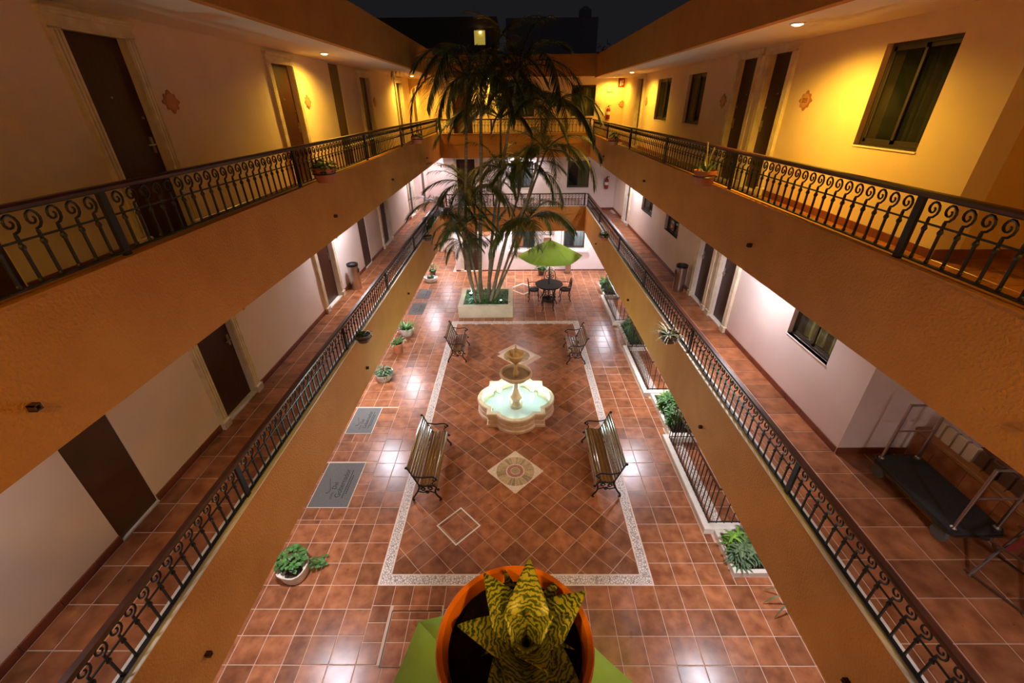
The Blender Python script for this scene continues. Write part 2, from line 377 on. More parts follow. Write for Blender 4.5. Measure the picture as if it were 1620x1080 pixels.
for i in range(-12, 13):
    for j in range(-30, 31):
        if (i+j) % 2: continue
        cx, cy = -.03+i*D/2, 6.50+D/2+j*D/2
        if any(abs(cx-a)+abs(cy-b) < .59 for a, b in MEDS): continue
        if (cx-.0)**2+(cy-8.6)**2 < .3: continue
        pl = [(cx+h, cy), (cx, cy+h), (cx-h, cy), (cx, cy-h)]
        q = pl
        for ax, vl, ls in ((0, ins[1]-.018, True), (0, ins[0]+.018, False), (1, ins[3]-.018, True), (1, ins[2]+.018, False)):
            q = clip(q, ax, vl, ls)
            if len(q) < 3: break
        if len(q) < 3: continue
        ar = abs(sum(q[k-1][0]*q[k][1]-q[k][0]*q[k-1][1] for k in range(len(q))))/2
        if ar < .004: continue
        if ar > .98*2*h*h: place(bpy.data.objects.new('floor_tile', dia), carpet, (cx, cy, random.uniform(-.0008, .0008)))
        else: obj('floor_tile', MB().prism([(a-cx, b-cy) for a, b in q], -.012, 0), 'tile', carpet, (cx, cy, 0))
def diamond_strip(cx, cy, r, wd, z0, z1):
    mb = MB(); o = [(r, 0), (0, r), (-r, 0), (0, -r)]; i_ = [(a*(1-wd/r), b*(1-wd/r)) for a, b in o]
    for k in range(4):
        j = (k+1) % 4; mb.prism([(cx+o[k][0], cy+o[k][1]), (cx+o[j][0], cy+o[j][1]), (cx+i_[j][0], cy+i_[j][1]), (cx+i_[k][0], cy+i_[k][1])], z0, z1)
    return mb
obj('white_inlay', diamond_strip(-1.08, 5.17, .41, .035, -.005, .003), 'signwhite', carpet)
obj('white_inlay', diamond_strip(.30, 16.6, .64, .10, -.005, .003), 'strip', gfloor)
for k, (a, b) in enumerate(MEDS):
    r_ = struct('trim_%d' % (k+1), MB().prism([(.60, 0), (0, .60), (-.60, 0), (0, -.60)], -.008, .003), 'medal',
                ['cream mosaic diamond medallion in the floor in front of the fountain', 'cream mosaic diamond medallion half hidden behind the fountain'][k], loc=(a, b, 0))
    for q in range(28):
        a0, a1 = 2*PI*q/28+.012, 2*PI*(q+1)/28-.012
        obj('mosaic_wedge', MB().prism([(.2*math.cos(a0), .2*math.sin(a0)), (.40*math.cos(a0), .40*math.sin(a0)), (.40*math.cos(a1), .40*math.sin(a1)), (.2*math.cos(a1), .2*math.sin(a1))], 0, .006), 'olive', r_)
    obj('mosaic_ring', MB().lathe([(.19, 0), (.19, .007), (.175, .007), (.175, 0)], 32, cap=False), 'medal', r_)
    obj('mosaic_disc', MB().lathe([(.172, 0), (.172, .006)], 32), 'mred', r_)
    obj('mosaic_ring', MB().lathe([(.10, 0), (.10, .008), (.085, .008), (.085, 0)], 32, cap=False), 'medal', r_)
    obj('mosaic_disc', MB().lathe([(.08, 0), (.08, .0075)], 24), 'olive', r_)
# access cover
ac = thing('access_cover', 'tiled access cover with thin dark metal edge in the floor beside the green umbrella', 'cover', ((COVER[0]+COVER[1])/2, (COVER[2]+COVER[3])/2+.0, 0))
hx, hy = (COVER[1]-COVER[0])/2, (COVER[3]-COVER[2])/2
e = MB(); t_ = .008
e.box(-hx, hx, -hy, -hy+t_, -.004, .003).box(-hx, hx, hy-t_, hy, -.004, .003).box(-hx, -hx+t_, -hy, hy, -.004, .003).box(hx-t_, hx, -hy, hy, -.004, .003)
obj('metal_edge', e, 'iron', ac)
for r_ in grid([-hx+.012, -.10, .19, hx-.012], [-hy+.012, -.06, .25, hy-.012]):
    obj('floor_tile', tile_mesh(r_[1]-r_[0]-.012, r_[3]-r_[2]-.012), None, ac, ((r_[0]+r_[1])/2, (r_[2]+r_[3])/2, 0))

# ------------------------------------------------------------------ walls, slabs, ceilings
def wall_y(x0, x1, y0, y1, z0, z1, ops):                # wall along y with openings (ya, yb, za, zb)
    mb = MB(); ys = sorted(set([y0, y1]+[q for o in ops for q in o[:2]]))
    for a, b in zip(ys, ys[1:]):
        hs = sorted([(o[2], o[3]) for o in ops if o[0] <= a+1e-6 and o[1] >= b-1e-6]); z = z0
        for (p, q) in hs:
            if p > z: mb.box(x0, x1, a, b, z, p)
            z = q
        if z < z1: mb.box(x0, x1, a, b, z, z1)
    return mb
def wall_x(y0, y1, x0, x1, z0, z1, ops):
    mb = wall_y(y0, y1, x0, x1, z0, z1, ops); mb.v = [(b, a, c) for a, b, c in mb.v]; mb.f = [tuple(reversed(f)) for f in mb.f]; return mb
DH = 2.06
LD = [(4.82, 5.59, 'framed'), (8.69, 9.52, 'framed'), (13.45, 14.3, 'framed'), (17.5, 18.35, 'framed'), (2.90, 3.43, 'closet'), (11.45, 12.05, 'closet'), (20.3, 20.9, 'closet')]
RD = [(7.68, 8.33, 'pair'), (8.72, 9.42, 'pair'), (16.1, 16.75, 'framed')]
RW = [(4.88, 5.83), (10.97, 12.05), (13.36, 14.55)]
FD = [(-2.42, -1.66)]; FW = [(-.18, .75), (2.16, 3.08)]
for lv, zf, zt in ((1, F1, 5.12), (2, F2, 7.75)):
    ops = [(a, b, zf, zf+(DH if k == 'framed' else zt-zf-.12)) for a, b, k in LD]
    WU = ('wall', 'wallup')[lv-1]
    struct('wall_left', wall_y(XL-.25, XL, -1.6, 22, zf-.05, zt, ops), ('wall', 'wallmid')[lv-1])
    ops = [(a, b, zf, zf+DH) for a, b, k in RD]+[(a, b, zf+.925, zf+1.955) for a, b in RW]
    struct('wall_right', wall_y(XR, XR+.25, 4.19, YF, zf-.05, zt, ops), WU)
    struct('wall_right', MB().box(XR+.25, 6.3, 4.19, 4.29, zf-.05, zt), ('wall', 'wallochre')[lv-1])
    struct('wall_right', MB().box(6.3, 6.5, -1.6, 4.29, zf-.05, zt), 'wall')
    ops = [(a, b, zf, zf+DH) for a, b in FD]+[(a, b, zf+.92, zf+1.96) for a, b in FW]
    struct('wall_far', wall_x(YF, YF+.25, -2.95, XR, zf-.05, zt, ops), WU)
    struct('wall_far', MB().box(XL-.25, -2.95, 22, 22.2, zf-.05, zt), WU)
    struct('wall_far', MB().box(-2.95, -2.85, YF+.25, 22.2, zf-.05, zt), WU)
    # arch over the passage in the far left corner
    n = 14; c = (XL+-2.95)/2; rr = (-2.95-XL)/2-.02; za = zf+1.75
    pts = [(XL, zt), (XL, za)]+[(c-rr*math.cos(PI*k/n), za+.35*math.sin(PI*k/n)) for k in range(n+1)]+[(-2.95, za), (-2.95, zt)]
    am = MB().prism(pts, 0, .2); am.v = [(a, 20.0-z_, b) for a, b, z_ in am.v]; struct('wall_far', am, WU)
    struct('wall_near', MB().box(XL-.25, 6.5, -1.8, -1.6, zf-.05, zt), 'wall')
# ground floor shell
struct('wall_left', MB().box(-5.45, -5.25, -1.6, 22.2, -.1, 2.5), 'wall')
struct('wall_right', MB().box(5.9, 6.1, -1.6, YF+.25, -.1, 2.5), 'wall')
gw = [(-2.38, -1.69, 0, 2.05), (-.17, .86, 1.08, 2.2), (2.14, 3.09, 1.07, 2.2)]
struct('wall_far', wall_x(YF, YF+.25, -2.75, 6.1, -.1, 2.5, gw), 'wall')
struct('wall_far', MB().box(-5.45, -2.75, 22.0, 22.2, -.1, 2.5), 'wall')
struct('wall_far', MB().box(-2.75, -2.65, YF+.25, 22.2, -.1, 2.5), 'wall')
struct('wall_near', MB().box(-5.45, 6.1, -1.8, -1.6, -.1, 2.5), 'wall')
# slabs with their ochre edge beams (U round the courtyard)
for lv, zf in ((1, F1), (2, F2)):
    zb = BOT[lv]; cz = 2.5 if lv == 1 else 5.12
    fl = MB().box(XL-1.25, -FX-.11, -1.7, 22.2, cz, zf-.022).box(FX+.11, 6.5, -1.7, YF+.3, cz, zf-.022).box(-FX-.11, FX+.11, FYF+.11, YF+.3, cz, zf-.022).box(-FX-.11, FX+.11, -1.7, 0, cz, zf-.022)
    struct('ceiling', fl, 'ceil')
    zl, zr, zz = LED['L', lv], LED['R', lv], LED['F', lv]
    struct('trim_%d' % (2+lv*4), MB().box(-FX-.11, -FX, FYN-.2, FYF+.11, zb, zl), 'orange', 'left ochre stucco gallery edge on the %s storey' % ('middle' if lv == 1 else 'top'))
    struct('trim_%d' % (3+lv*4), MB().box(FX, FX+.11, FYN-.2, FYF+.11, zb, zr), 'orange', 'right ochre stucco gallery edge on the %s storey' % ('middle' if lv == 1 else 'top'))
    struct('trim_%d' % (4+lv*4), MB().box(-FX, FX, FYF, FYF+.11, zb, zz), 'orange', 'far ochre stucco gallery edge on the %s storey' % ('middle' if lv == 1 else 'top'))
    struct('trim_%d' % (5+lv*4), MB().box(-FX, FX, FYN-.2, FYN, zb, zz), 'orange', 'near ochre stucco gallery edge on the %s storey' % ('middle' if lv == 1 else 'top'))
    cp = MB()                                               # pale ledge on top
    cp.box(-FX-.12, -FX+.012, FYN, FYF, zl, zl+.012).box(FX-.012, FX+.12, FYN, FYF, zr, zr+.012).box(-FX+.012, FX-.012, FYF-.012, FYF+.12, zz, zz+.012)
    struct('trim_%d' % (20+lv), cp, 'marble' if lv == 1 else 'orange')
    # drain spouts
    for (x, ys_) in ((-FX, (2.0, 6.89, 10.55, 15)), (FX, (1.8, 5.15, 10.04, 15))):
        for y in ys_:
            s_ = 1 if x < 0 else -1; zz_ = zb+.33
            d_ = MB(); q = .021
            d_.box(min(x, x+s_*.05), max(x, x+s_*.05), y-q, y+q, zz_-q, zz_-q+.008).box(min(x, x+s_*.05), max(x, x+s_*.05), y-q, y+q, zz_+q-.008, zz_+q).box(min(x, x+s_*.05), max(x, x+s_*.05), y-q, y-q+.008, zz_-q, zz_+q).box(min(x, x+s_*.05), max(x, x+s_*.05), y+q-.008, y+q, zz_-q, zz_+q).box(min(x, x+s_*.004), max(x, x+s_*.004), y-q, y+q, zz_-q, zz_+q, 1)
            tr = tag(obj('drain_spout', d_, ['closet', 'signblack']), 'small square drain spout, %s ochre edge of the %s storey, %s from the camera' % ('left' if x < 0 else 'right', 'middle' if lv == 1 else 'top', {0: 'nearest', 1: 'second', 2: 'third', 3: 'farthest'}[ys_.index(y)]), 'drain')
# roof
rf = MB().box(XL-.4, -FX-.11, -2, 22.4, SOF['L'], SOF['L']+.2).box(FX+.11, 6.5, -2, YF+.4, SOF['R'], SOF['R']+.2).box(-FX-.11, FX+.11, FYF+.11, YF+.4, SOF['F'], SOF['F']+.2).box(-FX-.2, FX+.2, -2, FYN-.2, SOF['F'], SOF['F']+.2).box(-FX-.2,-2.6,YF+.4,22.4,SOF['F'],SOF['F']+.2)
struct('ceiling', rf, 'ceil')
struct('trim_30', MB().box(-FX-.11, -FX, FYN-.2, FYF+.11, SOF['L'], TOP['L']), 'orange', 'left ochre roof edge under the night sky')
struct('trim_31', MB().box(FX, FX+.11, FYN-.2, FYF+.11, SOF['R'], TOP['R']), 'orange', 'right ochre roof edge under the night sky')
struct('trim_32', MB().box(-FX, FX, FYF, FYF+.11, SOF['F'], TOP['F']), 'orange', 'far ochre roof edge behind the palm crowns')
# gallery floors
def gal(xa, xb, ya, yb, z, x_lines, limit, vis):
    b = struct('floor', MB().box(xa, xb, ya, yb, z-.02, z-.006), 'grout')
    lay(b, grid(x_lines, frange(ya, yb, T)), z, limit=limit, vis=vis); return b
lx = [-4.222, -4.0, -3.615, -3.23, -3.012]; rx = [3.012, 3.36, 3.745, 4.19]
gal(-4.235, -3.011, .32, 18.0, F1, lx, 300, lambda r: True)
gal(3.011, 4.19, .0, 18.0, F1, rx, 300, lambda r: True)
gal(4.19, 6.3, .0, 4.18, F1, [4.19, 4.575, 4.96, 5.345, 5.73, 6.3], 300, lambda r: r[0] < 5.2)
gal(-4.235, -3.011, .32, 18.0, F2, lx, 0, lambda r: False)
gal(3.011, 4.19, .0, 18.0, F2, rx, 300, lambda r: 1 < r[2] < 8)
gal(4.19, 6.3, .0, 4.18, F2, [4.19, 4.575, 4.96, 5.345, 5.73, 6.3], 300, lambda r: r[2] > 1.5 and r[0] < 5.2)
for z in (F1, F2):
    gal(-4.23, 4.19, 18.0, 18.74, z, [-4.19]+[-4.0+T*k for k in range(0, 22)], 60 if z == F1 else 0, lambda r: r[0] > 2.8)
    gal(-4.23, -2.95, 18.75, 21.98, z, [-4.19, -4.0, -3.615, -3.23, -2.96], 0, lambda r: False)
# skirting
def skirting(side, z, ops):
    mb = MB()
    def run(a, b, fn):
        for p, q in zip(frange(a, b, T), frange(a, b, T)[1:]): fn(p+.003, q-.003)
    return mb, run
for z in (F1, F2):
    for side in 'LR':
        mb = MB(); dd = sorted((a-.13*(k != 'closet'), b+.13*(k != 'closet')) for a, b, k in (LD if side == 'L' else RD)); y = .3 if side == 'L' else 4.2
        end = 22 if side == 'L' else YF
        for a, b in dd+[(end, end)]:
            if a-y > .05:
                f_ = frange(y, a, T)
                for p, q in zip(f_, f_[1:]):
                    if side == 'L': mb.cham(XL, XL+.018, p+.003, q-.003, z, z+.095, .004)
                    else: mb.cham(XR-.018, XR, p+.003, q-.003, z, z+.095, .004)
            y = b
        struct('baseboard_left' if side == 'L' else 'baseboard_right', mb, 'skirt')
    mb = MB()
    f_ = frange(XR, 6.3, T)
    for p, q in zip(f_, f_[1:]): mb.cham(p+.003, q-.003, 4.172, 4.19, z, z+.095, .004)
    struct('baseboard_right', mb, 'skirt')
    mb = MB()
    for a, b in ((-2.95, -2.55), (-1.53, 4.18)):
        f_ = frange(a, b, T)
        for p, q in zip(f_, f_[1:]): mb.cham(p+.003, q-.003, YF-.018, YF, z, z+.095, .004)
    struct('baseboard_far', mb, 'skirt')
mb = MB()
for a, b in ((-2.75, -2.52), (-1.55, 5.9)):
    f_ = frange(a, b, T)
    for p, q in zip(f_, f_[1:]): mb.cham(p+.003, q-.003, YF-.018, YF, 0, .07, .004)
struct('baseboard_far', mb, 'skirt')

# ------------------------------------------------------------------ doors and windows (local: x along the wall, -y out of the wall)
SIDE = {'L': R(90), 'R': R(-90), 'F': 0}
def at(side, u, z, off=0):
    return {'L': (XL+off, u, z), 'R': (XR-off, u, z), 'F': (u, YF-off, z)}[side]
DN = [0]; WN = [0]
def jamb_mb(x0, x1, h):
    mb = MB(); w_ = x1-x0
    mb.box(x0, x1, -.035, .02, .10, h)
    for k in range(3):
        c = x0+w_*(k+.5)/3; mb.box(c-w_*.11, c+w_*.11, -.05, -.035, .14, h-.02)
    return mb
def door(side, u0, u1, z, kind, label, leafmat='door', fl=True, fr=True, h=DH):
    DN[0] += 1; wd = u1-u0
    r = thing('door_%d' % DN[0], label, None, at(side, (u0+u1)/2, z), SIDE[side], kind='structure'); a = wd/2
    if kind == 'closet':
        obj('door_leaf', MB().box(-a+.004, a-.004, .01, .05, .02, h-.004), 'closet', r)
        obj('threshold', MB().box(-a, a, -.02, .05, 0, .018), 'marble', r); return r
    lf = obj('door_leaf', MB().box(-a+.003, a-.003, .07, .11, .025, h-.003), leafmat, r)
    pn = MB()
    for (q0, q1) in ((.18, .92), (1.06, h-.16)):
        pn.cham(-a+.13, a-.13, q0, q1, -.07, -.058, .02)
    hx_ = (a-.07) * (1 if side != 'R' else -1)
    hd = MB().box(hx_-.02, hx_+.02, .055, .07, .93, 1.10).tube([(hx_, .06, 1.02), (hx_, .03, 1.02), (hx_-.11*(1 if hx_ > 0 else -1), .028, 1.02)], .010, 6).ball((hx_, .06, 1.30), .016, 8, 4)
    obj('handle', hd, 'steel', lf, smooth=True)
    obj('peephole', MB().ball((0, .066, 1.5), .012, 8, 4), 'steel', lf)
    obj('threshold', MB().box(-a, a, -.03, .10, 0, .022), 'marble', r)
    fwid = .125
    if fl: obj('door_jamb', jamb_mb(-a-fwid, -a+.006, h), 'stone', r); obj('plinth', MB().cham(-a-fwid-.02, -a+.01, -.07, .02, 0, .12, .012), 'stone', r)
    if fr: obj('door_jamb', jamb_mb(a-.006, a+fwid, h), 'stone', r); obj('plinth', MB().cham(a-.01, a+fwid+.02, -.07, .02, 0, .12, .012), 'stone', r)
    xa, xb = -a-fwid*(1 if fl else .99), a+fwid*(1 if fr else .99)
    obj('door_lintel', MB().box(xa, xb, -.035, .02, h-.006, h+.10).box(xa+.0, xb-.0, -.05, -.035, h+.01, h+.035).box(xa-.012, xb+.012, -.06, .02, h+.10, h+.125).box(xa-.025, xb+.025, -.075, .02, h+.125, h+.15), 'stone', r)
    return r
PLACE_L = {0: 'nearest the camera', 1: 'second from the camera', 2: 'third from the camera', 3: 'last before the corner'}
for lv, z in ((1, F1), (2, F2)):
    nm = 'middle' if lv == 1 else 'top'; zt = (5.12 if lv == 1 else 7.75)
    for i, (a, b, k) in enumerate(LD):
        if k == 'framed': door('L', a, b, z, k, 'framed mahogany room door on the left wall of the %s gallery, %s' % (nm, PLACE_L[i]))
        else: door('L', a, b, z, k, 'plain brown tall closet door in the left wall of the %s gallery, %s' % (nm, {4: 'nearest one', 5: 'halfway along', 6: 'far passage'}[i]), h=zt-z-.12)
    for i, (a, b, k) in enumerate(RD):
        door('R', a, b, z, k, ['right-hand dark door of the framed pair on the right wall of the %s gallery', 'left-hand dark door of the framed pair on the right wall of the %s gallery', 'single dark framed door near the far end of the right wall of the %s gallery'][i] % nm)
    pm = MB(); pm.box(XR-.032, XR, 8.45, 8.6, z+.1, z+DH)
    struct('trim_%d' % (40+lv), pm, 'stone', 'fluted stone pilaster between the paired doors of the %s gallery' % nm)
    door('F', FD[0][0], FD[0][1], z, 'framed', 'brown framed door on the far wall of the %s gallery behind the palm' % nm)
door('F', -2.38, -1.69, 0, 'framed', 'brown framed door on the far courtyard wall left of the palm planter', h=2.05)

def window(side, u0, u1, z0, z1, label, interior='dark', cur=('curtain', -1), sill=True):
    WN[0] += 1; a = (u1-u0)/2; H = z1-z0
    r = thing('window_%d' % WN[0], label, None, at(side, (u0+u1)/2, z0), SIDE[side], kind='structure')
    b = .035; d0, d1 = .07, .11
    obj('window_frame', MB().box(-a, a, d0, d1, 0, b).box(-a, a, d0, d1, H-b, H).box(-a, -a+b, d0, d1, b, H-b).box(a-b, a, d0, d1, b, H-b), 'alu', r)
    for k, (x0, x1, y) in enumerate(((-a+b, .02, .075), (-.02, a-b, .092))):
        f = obj('sash', MB().box(x0, x1, y, y+.014, b, b+.04).box(x0, x1, y, y+.014, H-b-.04, H-b).box(x0, x0+.035, y, y+.014, b, H-b).box(x1-.035, x1, y, y+.014, b, H-b), 'alu', r)
        obj('pane', MB().box(x0+.03, x1-.03, y+.005, y+.009, b+.03, H-b-.03), 'glass', f)
    if sill: obj('window_sill', MB().cham(-a-.004, a+.004, -.010, .07, -.018, .0, .004), 'wall', r)
    if cur:
        cb = MB(); x0, x1 = ((.0, a-.02) if cur[1] > 0 else (-a+.02, 0)) if cur[1] else (-a+.02, a-.02)
        n = int((x1-x0)/.03); pts = [(x0+(x1-x0)*i/n, .18+.018*math.sin(i*1.25)) for i in range(n+1)]
        v = [(p[0], p[1], .03) for p in pts]+[(p[0], p[1], H-.02) for p in pts]; f = [(i, i+1, n+2+i, n+1+i) for i in range(n)]
        cb.add(v, f); obj('curtain', cb, cur[0], r, smooth=True)
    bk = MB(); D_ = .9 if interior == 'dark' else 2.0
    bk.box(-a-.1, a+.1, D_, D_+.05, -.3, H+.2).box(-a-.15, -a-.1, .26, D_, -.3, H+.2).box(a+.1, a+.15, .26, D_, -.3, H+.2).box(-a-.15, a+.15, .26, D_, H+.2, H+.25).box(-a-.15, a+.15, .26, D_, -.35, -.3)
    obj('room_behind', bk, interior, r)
    return r
for lv, z in ((1, F1), (2, F2)):
    nm = 'middle' if lv == 1 else 'top'
    for i, (a, b) in enumerate(RW):
        window('R', a, b, z+.925, z+1.955, ['large dark sliding window nearest the camera on the right wall of the %s gallery', 'dark sliding window just beyond the paired doors on the right wall of the %s gallery', 'dark sliding window farthest from the camera on the right wall of the %s gallery'][i] % nm,
               cur=(('curtain', 1 if i else 0) if lv == 1 else ('dark', 1)))
    for i, (a, b) in enumerate(FW):
        window('F', a, b, z+.92, z+1.96, 'dark sliding window on the far wall of the %s gallery, %s' % (nm, ('behind the palm fronds', 'left of the fire extinguisher')[i]), cur=('curtain', 1 if i else 0) if i else ('white_curtain', 1))
wl = window('F', -.17, .86, 1.08, 2.2, 'lit window on the far courtyard wall showing an orange and blue bed', interior='litroom', cur=('dark', 1))
obj('bed', MB().box(-.5, .1, .7, 1.9, -.3, .28), 'bedorange', wl); obj('bed_throw', MB().box(-.52, .12, 1.2, 1.92, -.25, .44), 'bedblue', wl)
lamp('POINT', wl, (-.1, .9, 1.1), 9, (1, .85, .7), .1, name='room_light')
window('F', 2.14, 3.09, 1.07, 2.2, 'dark window with a pale curtain on the far courtyard wall behind the green umbrella', cur=('white_curtain', 1))
struct('trim_50', MB().box(2.06, 2.14, YF-.02, YF, .98, 2.3).box(3.09, 3.17, YF-.02, YF, .98, 2.3).box(2.0, 3.25, YF-.06, YF, .88, .98).box(-.25, -.17, YF-.02, YF, .98, 2.3).box(-.32, 1.0, YF-.06, YF, .90, 1.0), 'wall')
# pale slatted gate at the end of the ground passage
gt = thing('passage_gate', 'pale slatted wooden gate at the end of the ground passage in the far left corner', 'gate', (-4.0, 21.6, 0))
for k in range(8): obj('gate_slat', MB().box(-1.2+k*.32, -1.06+k*.32, 0, .03, .05, 1.0), 'gate', gt)
obj('gate_rail', MB().box(-1.25, 1.25, .03, .06, .2, .28), 'gate', gt); obj('gate_rail', MB().box(-1.25, 1.25, .03, .06, .8, .88), 'gate', gt)

# ------------------------------------------------------------------ wall plaques, signs, extinguishers
def plaque(side, u, z, label, num=None, mt='plaque', sc=1.0):
    r = thing('wall_plaque', label, 'plaque', at(side, u, z), SIDE[side], group=None)
    n = 48; pts = []
    for k in range(n):
        a = 2*PI*k/n; q = .108+.014*math.cos(8*a)+.008*math.cos(4*a); pts.append((q*1.15*math.cos(a)*sc, q*math.sin(a)*sc))
    b = MB().prism(pts, 0, .014); b.v = [(x, -zz, y) for x, y, zz in b.v]; obj('rim', b, mt, r)
    b = MB().lathe([(.085*sc, 0), (.085*sc, .02), (.072*sc, .022), (.072*sc, .018)], 24); b.v = [(x*1.15, -zz, y) for x, y, zz in b.v]; obj('face', b, 'plaqueface' if mt == 'plaque' else mt, r)
    if num: text('number', num, .085, 'signbrown', r, Matrix.Translation((0, -.022, 0)) @ Matrix.Rotation(R(90), 4, 'X'), .003)
    return r
plaque('R', 7.07, F2+1.40, 'scalloped clay number plaque reading 323 right of the paired doors on the top gallery', '323')
plaque('R', 9.85, F2+1.40, 'scalloped clay plaque left of the paired doors on the top gallery')
plaque('R', 15.6, F2+1.40, 'scalloped clay plaque beside the far single door on the right wall of the top gallery')
plaque('L', 5.98, F2+1.46, 'scalloped clay plaque beside the nearest framed door on the left wall of the top gallery')
plaque('L', 9.95, F2+1.46, 'scalloped clay plaque beside the second framed door, left wall of the top gallery')
plaque('L', 14.72, F2+1.46, 'scalloped clay plaque beside the third framed door on the left of the top gallery')
plaque('L', 5.98, F1+1.42, 'scalloped clay plaque beside the nearest framed door on the left wall of the middle gallery')
plaque('L', 9.95, F1+1.42, 'scalloped clay plaque above the steel bin on the left wall of the middle gallery')
plaque('F', 4.12, F2+1.31, 'scalloped clay plaque between extinguisher and corner on the far wall of the top gallery')
plaque('F', -1.28, 1.79, 'brown oval plaque on the far courtyard wall, upper of two beside the door', sc=1.35)
plaque('F', -1.27, 1.37, 'small grey oval plaque on the far courtyard wall, lower of two beside the door', mt='plaque2', sc=1.0)
def sign(name, side, u, z, wd, ht, base, label, build):
    r = thing(name, label, 'sign', at(side, u, z), SIDE[side])
    obj('sign_board', MB().box(-wd/2, wd/2, -.012, 0, -ht/2, ht/2), base, r); build(r); return r
def b_route(r):
    for k, (x, w_) in enumerate(((-.075, .05), (.0, .06), (.08, .055))):
        obj('pictogram', MB().box(x-w_/2, x+w_/2, -.016, -.012, -.055, .055) if k != 1 else MB().prism([(-.03, .055), (.035, .055), (.005, -.055), (-.035, -.055)], .012, .016), 'signwhite', r,
            rot=None if k != 1 else (R(90), 0, 0))
    obj('arrow', MB().prism([(-.095, .0), (-.06, .03), (-.06, -.03)], .016, .019), 'signgreen', r, rot=(R(90), 0, 0))
    obj('runner', MB().prism([(.06, .04), (.1, .04), (.085, .0), (.105, -.045), (.06, -.045)], .016, .019), 'signgreen', r, rot=(R(90), 0, 0))
sign('evacuation_sign', 'F', 3.62, F2+1.80, .27, .19, 'signgreen', 'green and white evacuation route sign high on the far wall of the top gallery', b_route)
def b_ext(r):
    obj('pictogram', MB().prism([(-.05, -.10), (.0, -.10), (.0, .04), (-.02, .09), (-.05, .04)], .012, .016), 'signwhite', r, rot=(R(90), 0, 0))
    obj('arrow', MB().prism([(.05, -.09), (.09, -.03), (.065, -.03), (.065, .09), (.035, .09), (.035, -.03), (.01, -.03)], .012, .016), 'signwhite', r, rot=(R(90), 0, 0))
sign('extinguisher_sign', 'F', 4.02, F2+2.02, .24, .30, 'redsign', 'red fire extinguisher sign high in the corner of the top gallery', b_ext)
def b_arr(r):
    b = MB()
    for x0, x1, z0, z1 in ((-.25, .25, .07, .085), (-.25, .25, -.085, -.07), (.235, .25, -.085, .085), (-.25, -.235, -.085, .085)): b.box(x0, x1, -.015, -.012, z0, z1)
    obj('border', b, 'signblack', r)
    obj('arrow', MB().prism([(-.22, 0), (-.13, .06), (-.10, .06), (-.17, 0), (-.10, -.06), (-.13, -.06)], .012, .016), 'signblack', r, rot=(R(90), 0, 0))
    b = MB()
    for k in range(7): b.box(-.07+k*.04, -.045+k*.04, -.015, -.012, -.025, .03)
    obj('lettering', b, 'plaque2', r)
sign('direction_sign', 'F', 1.46, 1.77, .52, .19, 'signwhite', 'white arrow sign with black border above the umbrella on the far courtyard wall', b_arr)
sign('brown_sign', 'F', 1.42, 1.44, .34, .22, 'signbrown', 'plain brown board just above the umbrella on the far courtyard wall', lambda r: [obj('edge', MB().box(-.17, .17, -.016, -.012, q, q+.01), 'wood', r) for q in (.10, -.11)])
def extinguisher(u, z, label):
    r = thing('fire_extinguisher', label, 'extinguisher', at('F', u, z, .10), 0, group='fire extinguishers on the far walls')
    obj('cylinder', MB().lathe([(.03, -.22), (.075, -.21), (.08, -.19), (.08, .10), (.07, .15), (.03, .18), (.025, .20)], 16), 'red', r, smooth=True)
    obj('label', MB().lathe([(.0815, -.06), (.0815, .05)], 16, cap=False), 'signwhite', r)
    obj('valve', MB().tube([(0, 0, .19), (0, 0, .25)], .018, 6).box(-.01, .10, -.01, .01, .25, .265).box(-.01, .09, -.01, .01, .22, .23), 'black', r)
    obj('hose', MB().tube([(-.02, 0, .22), (-.10, -.02, .19), (-.12, -.03, .0), (-.10, -.04, -.12)], .010, 6), 'black', r)
    obj('bracket', MB().box(-.03, .03, .07, .10, -.05, .15), 'alu', r)
    return r
extinguisher(3.60, F2+1.02, 'red fire extinguisher on the yellow lit far wall of the top gallery')
extinguisher(3.80, F1+1.10, 'red fire extinguisher on the pale far wall of the middle gallery')

# ------------------------------------------------------------------ wrought iron railings
def baluster_mesh():
    mb = MB(); q = .0075
    mb.box(-q, q, -q, q, .035, .325)
    mb.ball((0, 0, .255), .022, 6, 4, (1, .8, 1)); mb.ball((0, 0, .05), .017, 6, 4, (1, .8, 1))
    pts = []
    for i in range(17):
        t = i/16; a = R(-95)+t*R(505); rr = .046*(1-t)**.85+.009
        pts.append((.003+rr*math.cos(a), 0, .393+rr*math.sin(a)*1.12))
    mb.tube([(0, 0, .318)]+pts, [.009]*2+[.0085]*10+[.007]*6, 5)
    return mb.mesh('baluster', 'iron', True)
BAL = baluster_mesh()
def railing(label, loc, rz, L, posts, skip=()):
    r = thing('iron_railing', label, 'railing', loc, rz)
    obj('handrail', MB().prof([(-.034, .462), (.034, .462), (.036, .482), (.026, .497), (-.026, .497), (-.036, .482)], 0, L), 'hand', r)
    obj('top_bar', MB().box(0, L, -.016, .016, .452, .462), 'iron', r)
    obj('mid_bar', MB().box(0, L, -.006, .006, .284, .296), 'iron', r)
    obj('bottom_bar', MB().box(0, L, -.018, .018, .024, .036), 'iron', r)
    for p in posts: obj('post', MB().box(p-.03, p+.03, -.014, .014, 0, .458), 'iron', r)
    n = 0; edges = [0]+[p for p in posts]+[L]
    for a, b in zip(edges, edges[1:]):
        if b-a < .2: continue
        k = max(1, round((b-a-.10)/.132)); st = (b-a-.10)/k
        for i in range(k):
            x = a+.05+st*(i+.5); nm = 'baluster'
            place(bpy.data.objects.new('baluster', BAL), r, (x, 0, 0)); n += 1
    return r
RO = .045
y0 = .35
pl_ = [y-y0 for y in (3.12, 6.10, 9.15, 12.14, 14.85, 17.85)]
